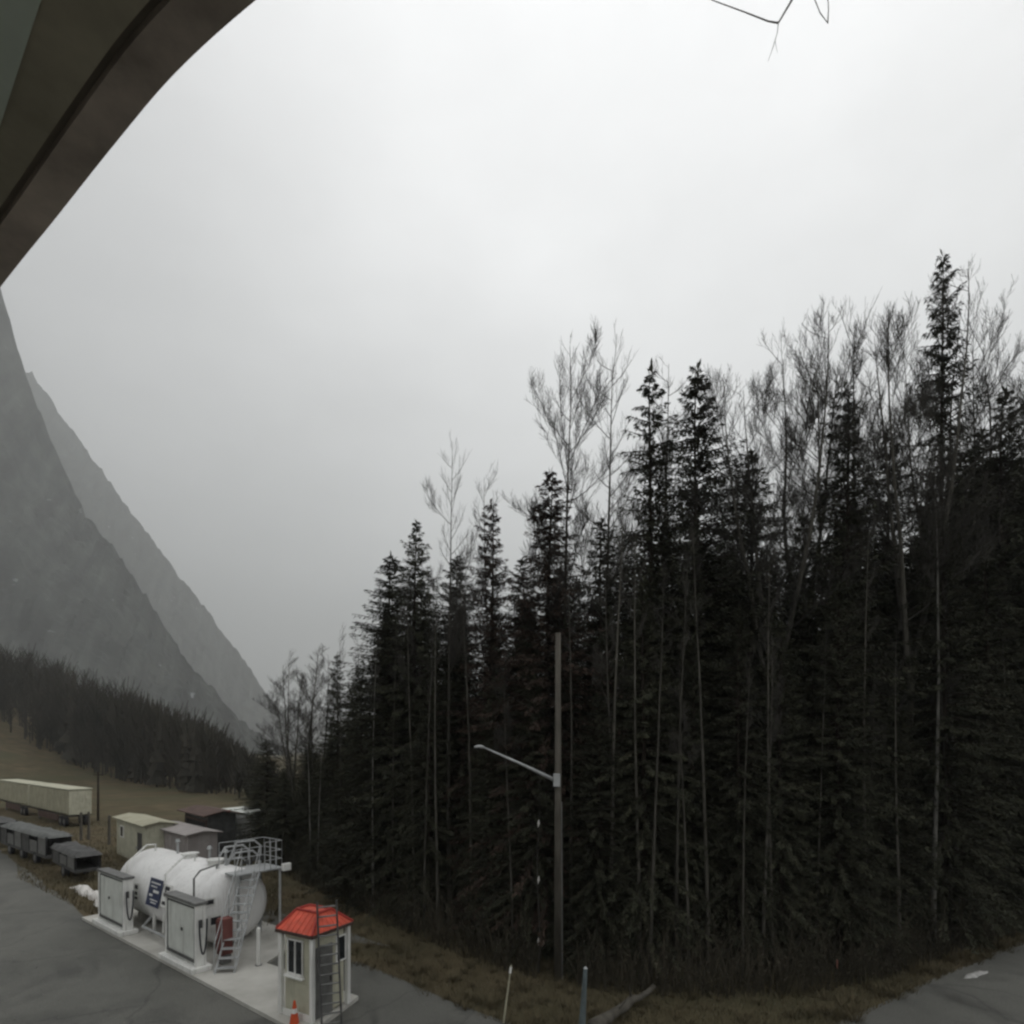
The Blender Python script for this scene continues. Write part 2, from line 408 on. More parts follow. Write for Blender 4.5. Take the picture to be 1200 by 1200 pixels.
# ------------------------------------------------------------------ far wood along the field edge (one mass)
FIELD_D = [(-250,215),(0,185),(60,165),(150,130),(220,96),(300,80),(360,75)]
CREST = [(-250,700),(0,748),(100,786),(150,806),(200,832),(250,852),(300,886),(360,915)]
def far_tree(b, base, h, rng, conifer):
    if conifer:
        k = int(5 + h*.35)
        for i in range(k):
            t = i/k; z = h*(.08 + .92*t); r = h*.12*(1-t)**.85*rng.uniform(.75, 1.15) + .12
            o = len(b.v); m_ = 7; a0 = rng.uniform(0, 6.3)
            b.v.append((base.x, base.y, base.z + z + h*.17))
            for q in range(m_):
                a = a0 + 2*PI*q/m_; rr = r*rng.uniform(.6, 1.25)
                b.v.append((base.x+math.cos(a)*rr, base.y+math.sin(a)*rr, base.z+z-rng.uniform(0, .05)*h))
            for q in range(m_): b.f.append((o, o+1+q, o+1+(q+1) % m_))
    else:
        b.tube([base, base+Vector((rng.uniform(-.4,.4), 0, h*.6)), base+Vector((rng.uniform(-.6,.6), 0, h))], [h*.010+.03, h*.008, .03], 3, False)
        for i in range(38):
            z = h*rng.uniform(.12, .85); a = rng.uniform(0, 6.3); l = h*rng.uniform(.1, .24)
            p = base + Vector((0, 0, z))
            b.tube([p, p+Vector((math.cos(a)*l*.5, math.sin(a)*l*.5, l*.8)), p+Vector((math.cos(a)*l*.7, math.sin(a)*l*.7, l*1.4))], [.10, .07, .04], 3, False)
rng = random.Random(11); b = MB()
cnt = 0
while cnt < 950:
    px = rng.uniform(-240, 350)
    d0 = interp(px, FIELD_D); u_ = rng.random()**1.4
    d = d0*(1 + .75*u_) + 2
    X = (px-600)/F*d; z = gz(X, d)
    top = P(px, interp(px, CREST) + rng.uniform(-3, 20), d).z
    h = min(top - z, rng.uniform(13, 27))
    if h < 4: continue
    far_tree(b, Vector((X, d, z-.2)), h, rng, rng.random() < .12); cnt += 1
for i in range(330):
    px = rng.uniform(150, 430); d = rng.uniform(115, 420); X = (px-600)/F*d; z = gz(X, d)
    top = P(px, interp(px, CREST) + rng.uniform(-3, 26), d).z
    h = top - z
    if 5 < h < 45: far_tree(b, Vector((X, d, z-.2)), h, rng, rng.random() < .12)
o = b.build('far_woods', M['farwood'], recalc=False)
tag(o, 'hazy dark wood along the far edge of the brown field below the hill', 'woods', kind='stuff')

# ------------------------------------------------------------------ tree prototypes (20 m tall, unit meshes)
def mesh_of(b, name, m):
    me = bpy.data.meshes.new(name); me.from_pydata(b.v, [], b.f); me.materials.append(m); me.update(); return me
def spray(b, p, d, L, W, rng):
    d = d.normalized()
    side = d.cross(ZUP)
    if side.length < .05: side = Vector((1,0,0))
    side.normalize(); roll = rng.uniform(-.9, .9)
    up = side.cross(d); side = side*math.cos(roll) + up*math.sin(roll)
    o = len(b.v)
    m_ = p + d*L*.5 + Vector((0, 0, -.05*L))
    b.v += [tuple(p - side*W*.12), tuple(m_ + side*W*.5), tuple(p + d*L + Vector((0,0,-.22*L))), tuple(m_ - side*W*.5)]
    b.f.append((o, o+1, o+2, o+3))
def conifer(seed, Rm=2.3, base=.6, dens=1.0, droop=.35, ragged=.3, pw=.85):
    rng = random.Random(seed); H = 20.0
    tb = MB(); pts = []; ph = rng.uniform(0, 6)
    for i in range(9):
        t = i/8; pts.append((.12*math.sin(ph+t*5)*t, .12*math.cos(ph+t*4)*t, H*t))
    tb.tube(pts, [.15*(1-t/8.0)**.9+.008 for t in range(9)], 7)
    cb = MB(); z = base; gap_a = rng.uniform(0, 6.3)
    while z < H - .15:
        t = (z-base)/(H-base)
        env = Rm*(1-t)**pw*(1 - .30*max(0, .25-t)/.25)
        env *= 1 + ragged*.9*noise.noise(Vector((z*.55, seed*3.1, 0)))
        nb = max(3, int((8 - 3*t)*dens*rng.uniform(.75, 1.2)))
        a0 = rng.uniform(0, 6.3)
        for k in range(nb):
            a = a0 + 2*PI*k/nb + rng.uniform(-.35, .35)
            L = max(.12, env*rng.uniform(1-1.6*ragged, 1.12))
            if rng.random() < .06: L *= 1.35
            dirh = Vector((math.cos(a), math.sin(a), 0)); rise = lerp(-.15, .55, t**1.5) + rng.uniform(-.18, .18)
            sag = droop*L*lerp(1.15, .35, t)
            p0 = Vector((0, 0, min(H-.1, z + rng.uniform(-.22, .22)))); bp = [p0]
            for q in (.35, .7, 1.0):
                p = p0 + dirh*L*q + Vector((0, 0, rise*L*q - sag*q*q + .18*L*max(0, q-.7)))
                bp.append(p)
            if L > .5: tb.tube(bp, [.022+.008*L, .016+.004*L, .012, .006], 3, False)
            ns = max(5, int(L*62*dens)+8)
            for s_ in range(ns):
                q = .12 + .88*(s_+rng.random())/ns
                i = min(2, int(q*3)); pp = bp[i].lerp(bp[i+1], min(1, q*3-i)) if q < 1 else bp[3]
                pp = pp + Vector((rng.gauss(0,.05), rng.gauss(0,.05), rng.uniform(-.16,.06)))*min(1, L)
                sd = dirh.cross(ZUP) * (1 if s_ % 2 else -1)
                d = dirh*rng.uniform(.35, 1.0) + sd*rng.uniform(.1, 1.0)*(1.1-q*.6) + Vector((0, 0, rng.uniform(-.95, .45)))
                l_ = rng.uniform(.11, .27)*(1 - .3*t)*(1-.25*q)
                spray(cb, pp, d, l_, l_*rng.uniform(.24, .38), rng)
            spray(cb, bp[3]-dirh*.1, dirh+Vector((0,0,-.1)), .28*(1-.3*t), .08, rng)
        z += rng.uniform(.20, .34)*(1.1 - .45*t)
    for k in range(5): spray(cb, Vector((0,0,H-.5+.1*k)), Vector((rng.uniform(-.2,.2), rng.uniform(-.2,.2), 1)), .45, .09, rng)
    return mesh_of(tb, 'trunk', M['trunk']), mesh_of(cb, 'crown', M['needle'])

def bare(seed, spread=3.2, first=.35, leaders=1, limbs=20, pole=False):
    rng = random.Random(seed); H = 20.0
    tb = MB(); cb = MB()
    def wander(p, d, L, n, up, jit):
        pts = [p]
        for i in range(n):
            d = (d + Vector((rng.uniform(-jit,jit), rng.uniform(-jit,jit), rng.uniform(-jit,jit)*.5)) + ZUP*up/n).normalized()
            p = p + d*L/n; pts.append(p)
        return pts, d
    def along(pts, t):
        f = t*(len(pts)-1); i = min(len(pts)-2, int(f)); return pts[i].lerp(pts[i+1], f-i), (pts[i+1]-pts[i]).normalized()
    def sub(pts, L, r, lvl):
        n = {1: 10, 2: 6, 3: 3}[lvl]
        for k in range(n):
            t = .22 + .76*(k+rng.random())/n
            p, d = along(pts, min(.99, t))
            a = rng.uniform(0, 6.3)
            pr = d.orthogonal().normalized(); pr = Matrix.Rotation(a, 3, d) @ pr
            ang = rng.uniform(.40, .90)
            dd = d*math.cos(ang) + pr*math.sin(ang); dd = (dd + ZUP*.15).normalized()
            l = L*rng.uniform(.32, .62)*(1.15-.55*t)
            if lvl == 3: l = max(.25, l)
            rr = max(.005, r*.34*(1-.4*t))
            q, _ = wander(p, dd, l, 3 if lvl < 3 else 2, .60, .06)
            m_ = len(q)-1
            cb.tube(q, [lerp(rr, max(.0035, rr*.35), i/m_) for i in range(m_+1)], 4 if lvl == 1 else 3, False)
            if lvl < 3: sub(q, l, rr, lvl+1)
    lead_z = H*first if leaders > 1 else H
    pts, d = wander(Vector((0,0,0)), Vector((0,0,1)), lead_z if leaders > 1 else H*.97, 9, .9, .022)
    rb = .12 if pole else .15
    if leaders > 1:
        tb.tube(pts, [rb*(1-.35*i/9) for i in range(10)], 8)
        a0 = rng.uniform(0, 6.3)
        axes = []
        for k in range(leaders):
            a = a0 + 2*PI*k/leaders + rng.uniform(-.3, .3); tl = rng.uniform(.14, .30)
            dd = Vector((math.cos(a)*tl, math.sin(a)*tl, 1)).normalized()
            L = (H-lead_z)*rng.uniform(.88, 1.05)
            q, _ = wander(pts[-1-(k % 2)], dd, L, 9, .3, .07)
            tb.tube(q, [rb*.62*(1-(i/9)**.9)+.007 for i in range(10)], 6, False)
            axes.append((q, L, rb*.5, .12, int(limbs*.6)))
    else:
        tb.tube(pts, [rb*(1-(i/9)**.9)+.007 for i in range(10)], 8)
        axes = [(pts, H, rb*.8, first, limbs)]
    for q, L, r, f0, nl in axes:
        for k in range(nl):
            t = f0 + (.985-f0)*(k+rng.random())/nl
            p, d = along(q, t); a = rng.uniform(0, 6.3)
            el = rng.uniform(.42, 1.10)
            dd = Vector((math.cos(a), math.sin(a), math.tan(el)*.8)).normalized()
            l = spread*(1.15-.80*t)*rng.uniform(.6, 1.2)
            if leaders > 1: l *= .85
            rr = max(.011, r*.34*(1-.7*t))
            w_, _ = wander(p, dd, l, 5, .55, .055)
            cb.tube(w_, [lerp(rr, .009, i/5) for i in range(6)], 4, False)
            sub(w_, l, rr, 1 if l > 1.6 else 2)
        sub(q[-4:], L*.12, .02, 2)
    zs = sorted(v[2] for v in cb.v + tb.v); zm = zs[int(len(zs)*.9997)]
    for q in (tb, cb): q.v = [(v[0], v[1], v[2]*20/zm) for v in q.v]
    return mesh_of(tb, 'trunk', M['bark']), mesh_of(cb, 'crown', M['twig'])

CON = [conifer(1, 3.0, .5, 1.0, .36, .30, .66), conifer(2, 2.6, .8, .95, .28, .30, .66), conifer(3, 3.2, .3, 1.0, .42, .36, .70),
       conifer(4, 2.9, .6, .9, .32, .38, .74), conifer(5, 3.0, .4, 1.05, .26, .22, .62)]
BARE = [bare(21, 4.4, .42, 1, 30), bare(22, 4.2, .42, 3, 26), bare(23, 3.4, .50, 1, 28), bare(24, 4.0, .48, 2, 28), bare(25, 2.6, .58, 1, 20, True), bare(26, 2.0, .72, 1, 14, True)]

def plant(name, meshes, pos, h, wid, rz, label, cat, group, crown_mat=None, trunk_mat=None, tilt=(0,0)):
    r_ = thing(name, label, cat, pos, group)
    r_.scale = (wid*h/20, wid*h/20, h/20); r_.rotation_euler = (tilt[0], tilt[1], rz)
    for nm, me, mm in (('trunk', meshes[0], trunk_mat), ('crown', meshes[1], crown_mat)):
        o = bpy.data.objects.new(nm, me); COL.objects.link(o); o.parent = r_
        if mm:
            o.material_slots[0].link = 'OBJECT'; o.material_slots[0].material = mm
    return r_
def fbase(px, off): 
    d = (CAM_H*F)/(interp(px, FOREST)-HOR) + off
    return Vector(((px-600)/F*d, d, 0)), d
rt = random.Random(77)
def tree_at(name, kind, px, py, off, wid, label, group, **kw):
    pos, d = fbase(px, off)
    h = CAM_H + (HOR-py)/F*d
    return plant(name, kind, pos, h, wid, rt.uniform(0, 6.3), label, 'tree', group, **kw)

GC = 'conifers rising along the forest skyline'
for px, py, off, v, wid, lab, red in [
    (488,612,3,0,.85,'pointed dark conifer near the left end of the tall forest', 0),
    (459,650,3,4,1.1,'bushy dark conifer forming the steep left shoulder of the forest', 0),
    (575,588,4,1,.80,'narrow brownish conifer between two bare trees left of the lamp pole', 1),
    (645,552,3,2,1.0,'reddish conifer with open drooping boughs behind the lamp pole', 1),
    (763,428,5,3,.80,'tall ragged conifer just left of the cone shaped conifer', 0),
    (818,430,4,4,.80,'neat cone shaped conifer standing clear above the middle of the forest', 0),
    (880,530,5,0,1.0,'short conifer in the dip right of the cone shaped conifer', 0),
    (940,605,4,2,1.0,'low rounded conifer below the gap of bright sky', 0),
    (990,452,3,1,.8,'dark conifer with broad solid body below the cluster of bare crowns', 0),
    (1040,505,4,3,.95,'thin conifer half hidden by the spreading bare tree', 0),
    (1105,298,5,1,.58,'tallest slender conifer, its spire the highest point of the forest', 0),
    (1178,458,3,0,.95,'pointed conifer near the right edge below a bare crown', 0),
    (1150,505,6,2,1.0,'wide conifer between the tall spire and the right edge', 0),
    (425,772,3,3,.8,'small conifer at the foot of the forest shoulder, beside the pale bare tree', 0),
    (395,766,3,1,.8,'small spire conifer right of the clump of grey bare trees', 0),
    (312,868,2,4,1.5,'dark bushy conifer at the far left tip of the forest', 0),
    (333,905,1,2,1.5,'low dark conifer in front of the grey bare clump', 0),
    (298,915,4,0,1.5,'lower dark conifer leftmost of all at the forest tip', 0),
    (535,650,5,4,1.0,'broad conifer below the thin bare top, left part of forest', 0),
    (612,655,6,0,1.05,'shaggy conifer in the notch left of the reddish conifer', 0),
    (705,610,5,2,1.05,'wide conifer filling the gap under the bare crowns right of lamp pole', 0),
    (1075,640,6,4,1.0,'conifer low behind the trunk of the spreading bare tree', 0),
    (1240,420,4,3,.9,'conifer at the right edge of the frame, partly cut off', 0)]:
    tree_at('conifer', CON[v], px, py, off, wid*1.5, lab, GC, crown_mat=M['needle_red'] if red else None)

GB = 'bare trees rising along the forest skyline'
for px, py, off, v, wid, lab in [
    (527,520,2,2,.75,'bare tree with a narrow feathery top near the left end of the forest'),
    (585,545,5,4,.9,'faint bare tree behind the narrow brownish conifer'),
    (662,395,4,0,.95,'tall spreading bare tree above the reddish conifer'),
    (712,402,6,2,.85,'bare tree with many upright branches right of the spreading one'),
    (757,412,8,4,1.0,'bare tree showing thin twigs behind the tall ragged conifer'),
    (797,455,8,5,1.1,'thin bare tree between the ragged and the cone shaped conifer'),
    (905,374,4,1,.95,'bare tree with dark forked limbs at the left of the wide bare cluster'),
    (938,368,6,3,.95,'bare tree in the middle of the wide cluster of bare crowns'),
    (968,372,5,0,.80,'upright bare tree at the right of the wide cluster of bare crowns'),
    (1003,360,7,2,.90,'bare tree rising behind the dark broad conifer'),
    (1062,308,3,1,.85,'largest bare tree, spreading, left of the tallest spire'),
    (1090,345,6,3,.8,'bare tree tucked against the left side of the tallest spire'),
    (1148,375,6,2,.85,'thin bare tree right of the tallest spire'),
    (1188,354,4,3,.95,'spreading bare tree cut by the right edge of the frame'),
    (337,760,8,4,1.3,'left bare tree of the grey clump at the end of the forest'),
    (356,752,8,5,1.8,'middle bare tree of the grey clump at the end of the forest'),
    (374,757,8,4,1.3,'right bare tree of the grey clump at the end of the forest'),
    (347,775,5,1,1.2,'lower bare tree in front of the grey clump at the end of the forest'),
    (366,770,10,0,1.3,'bare tree at the back of the grey clump at the end of the forest'),
    (424,735,6,5,1.1,'pale thin bare tree standing off the steep left shoulder of the forest'),
    (858,500,8,4,.9,'bare tree with fine twigs right of the cone shaped conifer')]:
    tree_at('bare_tree', BARE[v], px, py, off, wid, lab, GB)

GT = 'slim trunks along the front of the forest'
for px, py, off, v, lab, pale in [
    (364,800,.3,5,'slim pale trunk of the close pair behind the red roofed booth, left one', 1),
    (372,830,.3,5,'slim pale trunk of the close pair behind the red roofed booth, right one', 1),
    (437,745,.3,5,'slim trunk with a bright streak at the foot of the forest shoulder', 1),
    (497,700,.3,5,'slim grey trunk left of the lamp arm', 0),
    (513,660,.8,5,'slim grey trunk next to the one left of the lamp arm', 0),
    (715,560,.6,5,'grey trunk first to the right of the lamp pole', 0),
    (750,600,.9,5,'thin dim trunk second to the right of the lamp pole', 0),
    (792,620,.5,5,'grey trunk third to the right of the lamp pole', 0),
    (830,590,.8,5,'grey trunk below the cone shaped conifer', 0),
    (1094,520,.4,5,'pale trunk in front of the tallest spire', 1),
    (1123,560,.5,5,'pale thin trunk right of the one in front of the tallest spire', 1),
    (905,640,.8,5,'dim trunk below the bare tree with dark forked limbs', 0),
    (1015,610,.9,5,'dim trunk below the dark broad conifer', 0)]:
    tree_at('slim_tree', BARE[v], px, py, off, .8, lab, GT, trunk_mat=M['birch'] if pale else None)

rng = random.Random(17)
for k in range(16):
    tree_at('slim_tree', BARE[4 + k % 2], 400 + k*51 + rng.uniform(-18, 18), rng.uniform(600, 760), rng.uniform(.1, 1.6), rng.uniform(.6, .9),
            'slim dim trunk standing against the dark front of the forest', GT)
# the crowd of the forest: individual conifers in rows behind one another
GM = 'conifers in the dark mass of the forest'
rng = random.Random(31)
LOWTOP = [(285,930),(330,885),(385,835),(410,800),(440,725),(470,668),(520,690),(600,700),(650,650),(700,680),(760,600),(820,590),(880,630),(930,650),(1000,565),(1060,630),(1105,520),(1200,520),(1400,520)]
for off, step, extra in ((1.0, 60, 110), (3.5, 44, 45), (6.5, 40, 12), (10, 40, 5), (15, 44, 0)):
    px = 300 + rng.uniform(0, step*.5)
    while px < 1290 + off*8:
        py = interp(px, LOWTOP) + extra*rng.uniform(.5, 1.3) + rng.uniform(0, 32)
        if not (off > 3 and (925 < px < 965) and py < 660):
            pos, d = fbase(px, off + rng.uniform(-.8, .8))
            h = CAM_H + (HOR-py)/F*d
            plant('conifer', CON[rng.randrange(5)], pos, h, rng.uniform(1.15, 1.5)*(1.7 if px < 400 else 1), rng.uniform(0, 6.3),
                  'dark conifer crowded into the shadowy mass of the forest', 'tree', GM)
        px += step*rng.uniform(.75, 1.25)*(.55 if px < 400 else 1)

# undergrowth and dead stems at the forest foot (nobody could count them)
rng = random.Random(8); b = MB()
for i in range(7500):
    px = rng.uniform(285, 1320); off = rng.random()**1.5*8 - 1.3
    pos, d = fbase(px, off)
    if abs(px-654) < 22 and off < 1.0: continue
    h = rng.uniform(.4, 1.5) + (rng.random() < .15)*rng.uniform(.5, 2.0)
    a = rng.uniform(0, 6.3); t = rng.uniform(.05, .55)
    e1 = pos + Vector((math.cos(a)*t*h*.5, math.sin(a)*t*h*.5, h*.6)); e2 = pos + Vector((math.cos(a)*t*h*1.1, math.sin(a)*t*h*1.1, h))
    b.tube([pos, e1, e2], [.012, .009, .004], 3, False)
    for k in range(3):
        p = pos.lerp(e1, rng.random()) if k == 0 else e1.lerp(e2, rng.random())
        spray(b, p, Vector((rng.uniform(-1,1), rng.uniform(-1,1), rng.uniform(-.2,.8))), rng.uniform(.07,.2), rng.uniform(.02,.05), rng)
tag(b.build('undergrowth', M['brush'], recalc=False), 'dark brush and dead stems along the foot of the forest', 'undergrowth', kind='stuff')

# dead grass on the strip and beside the pad
rng = random.Random(9); b = MB()
def asph_side(px): return interp(px, back)
n_ = 0
while n_ < 26000:
    px = rng.uniform(290, 1290); lo = interp(px, FOREST) - 4; hi = asph_side(px) + 3
    py = rng.uniform(lo, hi)
    if hi <= lo: continue
    pos = G(px, py); h = rng.uniform(.05, .22); a = rng.uniform(0, 6.3); l = rng.uniform(.02, .14); wd = rng.uniform(.006, .016)
    s_ = Vector((math.cos(a+1.57)*wd, math.sin(a+1.57)*wd, 0)); tip = pos + Vector((math.cos(a)*l, math.sin(a)*l, h))
    o = len(b.v); b.v += [tuple(pos-s_), tuple(pos+s_), tuple(tip)]; b.f.append((o, o+1, o+2)); n_ += 1
k_ = 0
while k_ < 16000:
    px = rng.uniform(20, 330); py = rng.uniform(960, 1100)
    pos = G(px, py)
    rel = pos - P1; s0 = -rel.dot(U); t0 = rel.dot(Nn)
    if t0 < (5.1 if s0 < 15.5 else .3) or pos.y < 18: continue
    h = rng.uniform(.08, .35); a = rng.uniform(0, 6.3); l = rng.uniform(.02, .2); wd = rng.uniform(.01, .03)
    s_ = Vector((math.cos(a+1.57)*wd, math.sin(a+1.57)*wd, 0)); tip = pos + Vector((math.cos(a)*l, math.sin(a)*l, h))
    o = len(b.v); b.v += [tuple(pos-s_), tuple(pos+s_), tuple(tip)]; b.f.append((o, o+1, o+2)); k_ += 1
for c_ in range(420):
    px = rng.uniform(290, 1290); lo = interp(px, FOREST) - 4; hi = asph_side(px) + 5
    if hi <= lo: continue
    cpos = G(px, rng.uniform(lo, hi)); R_ = rng.uniform(.1, .35); H_ = rng.uniform(.15, .5)
    for k in range(36):
        a = rng.uniform(0, 6.3); r_ = R_*rng.random(); pos = cpos + Vector((math.cos(a)*r_, math.sin(a)*r_, 0)); wd = rng.uniform(.006, .014)
        s_ = Vector((math.cos(a+1.57)*wd, math.sin(a+1.57)*wd, 0)); tip = pos + Vector((math.cos(a)*H_*.5, math.sin(a)*H_*.5, H_*rng.uniform(.5, 1)))
        o = len(b.v); b.v += [tuple(pos-s_), tuple(pos+s_), tuple(tip)]; b.f.append((o, o+1, o+2))
tag(b.build('dead_grass', M['straw'], recalc=False), 'short dead brown grass between the asphalt and the trees', 'grass', kind='stuff')

rng = random.Random(19); b = MB()
for i in range(5200):
    k = rng.randrange(len(edge2)-1); p = Vector((*edge2[k], 0)).lerp(Vector((*edge2[k+1], 0)), rng.random())
    if rng.random() < .35:
        p = G(rng.uniform(0, 330), rng.uniform(1090, 1199)) if rng.random() < .6 else G(rng.uniform(380, 1200), rng.uniform(1120, 1199))
    p = p + Vector((rng.gauss(0, .35), rng.gauss(0, .35), .006)); r_ = rng.uniform(.006, .026)
    o = len(b.v)
    for q in range(3): b.v.append((p.x+r_*math.cos(q*2.1+i)*rng.uniform(.7,1.2), p.y+r_*math.sin(q*2.1+i)*rng.uniform(.7,1.2), p.z-.002))
    b.v.append((p.x, p.y, p.z+r_*rng.uniform(.6,1.0)))
    b.f += [(o,o+1,o+3),(o+1,o+2,o+3),(o+2,o,o+3)]
tag(b.build('loose_gravel', M['gravel'], recalc=False), 'loose gravel and grit scattered along the edges of the asphalt', 'gravel', kind='stuff')

# ------------------------------------------------------------------ the fuel station
AX = (-U, Nn, ZUP)
tk = thing('fuel_tank', 'long white horizontal fuel tank with blue placard on concrete pad', 'fuel tank', S(10.2, 2.0, PADZ))
TS0, TS1, TT, TZ, TR = 6.8, 13.9, 2.1, 1.58, 1.42
b = MB(); prof = []
for k in range(8): 
    a = PI/2*k/7; prof.append((TS0-.42*math.cos(a), TR*math.sin(a)))
for q in (.001, 2.3, 2.33, 4.65, 4.68): prof.append((TS0+q, TR+(.012 if q in (2.33,) else 0)))
for k in range(8):
    a = PI/2*(1-k/7); prof.append((TS1+.42*math.cos(a), TR*math.sin(a)))
n_ = 44
for s_, r_ in prof:
    for k in range(n_):
        a = 2*PI*k/n_; b.v.append(tuple(S(s_, TT+math.cos(a)*max(r_, .002), TZ+math.sin(a)*max(r_, .002))))
for i in range(len(prof)-1):
    for k in range(n_): b.f.append((i*n_+k, i*n_+(k+1) % n_, (i+1)*n_+(k+1) % n_, (i+1)*n_+k))
b.build('shell', M['tank'], tk, smooth=True)
for s_ in (8.3, 12.5):
    b = MB()
    pr = [(-1.05, 0), (1.05, 0), (1.05, .55)]
    for k in range(9):
        a = -PI/2 + (1-k/4)*.95; pr.append((math.cos(a)*(TR+.01), TZ-PADZ+math.sin(a)*(TR+.01)))
    pr.append((-1.05, .55))
    vs = [S(s_-.14, TT+t, PADZ+z) for t, z in pr] + [S(s_+.14, TT+t, PADZ+z) for t, z in pr]
    m_ = len(pr)
    b.add(vs, [tuple(range(m_)), tuple(range(m_, 2*m_))[::-1]] + [(i, (i+1) % m_, m_+(i+1) % m_, m_+i) for i in range(m_)])
    b.build('saddle', M['concrete'], tk)
for s_ in (TS0+2.33, TS0+4.66):       # weld bands
    pts = [S(s_, TT+math.cos(a)*(TR+.006), TZ+math.sin(a)*(TR+.006)) for a in [2*PI*k/40 for k in range(41)]]
    MB().tube(pts, .016, 5, False).build('weld_band', M['tank'], tk, smooth=True)
# fittings on top
for s_, kind in ((7.4,'v'),(8.0,'m'),(8.7,'v'),(9.3,'p'),(10.2,'m'),(11.6,'v'),(13.1,'p')):
    top = TZ+TR
    if kind == 'm':
        MB().tube([S(s_,TT,top-.08), S(s_,TT,top+.14)], .28, 18).tube([S(s_,TT,top+.141), S(s_,TT,top+.19)], .34, 18).build('manhole', M['white'], tk)
    elif kind == 'v':
        MB().tube([S(s_,TT+.1,top-.05), S(s_,TT+.1,top+.5)], .05, 10).tube([S(s_,TT+.1,top+.501), S(s_,TT+.1,top+.62)], [.11,.06], 12).build('vent_pipe', M['galv'], tk)
    else:
        MB().tube([S(s_,TT-.2,top-.1), S(s_,TT-.2,top+.28), S(s_,TT-.55,top+.30), S(s_,TT-1.28,top-.35), S(s_,TT-1.36,.4)], .04, 8).build('fill_pipe', M['white'], tk)
def placard(s0, ang, w_, h_, m, marks, label=None):
    """a plate following the tank's side, tilted to the local normal"""
    nrm = (-Nn*math.cos(ang) + ZUP*math.sin(ang)); up = (ZUP*math.cos(ang) + Nn*math.sin(ang))
    c = S(s0, TT, TZ) + nrm*(TR+.055)
    pl = MB().box(c, (w_, .02, h_), (-U, nrm, up)).build('placard', m, tk)
    if label: pl['label'] = label
    b = MB()
    for (du, dv, ww, hh) in marks: b.box(c + nrm*.013 + U*du + up*dv, (ww, .008, hh), (-U, nrm, up))
    if marks: b.build('lettering', M['white'] if m is M['blue'] else M['ink'], pl)
placard(9.9, .20, 1.15, 1.05, M['blue'], [(0,.36,.85,.05),(-.1,.22,.55,.04),(.15,.05,.5,.10),(-.25,-.12,.3,.08),(.1,-.28,.7,.04),(.1,-.38,.5,.04)], 'dark blue placard with pale lines of writing')
placard(11.6, .05, .42, .72, M['white'], [(0,.2,.3,.16),(0,-.05,.26,.12),(.03,-.24,.28,.10)])
placard(8.85, .22, .62, .85, M['white'], [(0,.28,.40,.14),(-.1,.14,.12,.12),(0,.02,.34,.10),(.1,-.12,.12,.12),(0,-.27,.40,.12)])
# notices on the near domed end
for t_, z_, w_, h_ in ((1.15, 1.95, .42, .30), (1.35, 1.25, .5, .48), (.95, 1.2, .3, .36)):
    rr = math.hypot(t_-TT, z_-TZ)/TR
    c = S(TS0-.42*math.sqrt(max(0, 1-rr*rr))-.06, t_, z_)
    pl = MB().box(c, (.02, w_, h_), AX).build('notice', M['white'], tk)
    MB().box(c+U*.014, (.01, w_*.7, h_*.55), AX).build('lettering', M['ink'], pl)

MB().tube([S(6.45,.62,PADZ), S(6.45,.62,TZ+TR-.1), S(6.6,.9,TZ+TR+.12), S(7.2,TT-.3,TZ+TR+.12), S(7.3,TT-.3,TZ+TR-.06)], .034, 8).build('downpipe', M['midgrey'], tk)
MB().tube([S(6.9,.55,.45), S(8.6,.5,.45), S(10.6,.5,.45), S(10.6,.8,.75)], .05, 8).build('supply_pipe', M['galv'], tk)
# stair and platform with railings over the near end
PLZ = 2.85
st = thing('access_stair', 'grey steel stair and railed platform at the near end of the white tank', 'stair', S(3.9, .8, PADZ))
f0, f1 = S(4.1, .55, PADZ), S(6.0, 2.45, PLZ)
run = (f1-f0); hd = Vector((run.x, run.y, 0)).normalized(); sd = Vector((-hd.y, hd.x, 0))
for sg in (-1, 1):
    MB().tube([f0+sd*sg*.30, f1+sd*sg*.30], .034, 6).build('stringer', M['galv'], st)
    b = MB().tube([f0+sd*sg*.32+ZUP*.95, f1+sd*sg*.32+ZUP*.95], .018, 6).tube([f0+sd*sg*.32+ZUP*.5, f1+sd*sg*.32+ZUP*.5], .014, 6)
    for k in range(5):
        p = f0.lerp(f1, k/4)+sd*sg*.32; b.tube([p, p+ZUP*.95], .016, 6)
    b.build('handrail', M['galv'], st)
for k in range(11):
    p = f0.lerp(f1, (k+.6)/11.5); MB().box(p, (.22, .57, .025), (hd, sd, ZUP)).build('tread', M['galv'], st)
pc = S(6.55, 2.75, PLZ)
MB().box(pc, (1.35, 1.9, .06), AX).build('platform', M['galv'], st)
b = MB()
cs = [S(5.9, 3.65, PLZ), S(7.2, 3.65, PLZ), S(7.2, 1.85, PLZ), S(5.9, 2.95, PLZ)]
for a_, c_ in ((0,1),(1,2),(0,3)):
    for hgt in (.38, .72, 1.08): b.tube([cs[a_]+ZUP*hgt, cs[c_]+ZUP*hgt], .016, 6)
    for k in range(4):
        p = cs[a_].lerp(cs[c_], k/3); b.tube([p, p+ZUP*1.08], .018, 6)
b.build('railing', M['galv'], st)
for s_, t_ in ((5.95,3.6),(5.95,1.95)):
    MB().tube([S(s_,t_,PADZ), S(s_,t_,PLZ-.03)], .05, 8).build('leg', M['galv'], st)
MB().box(S(5.7,3.72,PLZ+.05), (.16,.34,.28), AX).build('floodlight', M['white'], st)
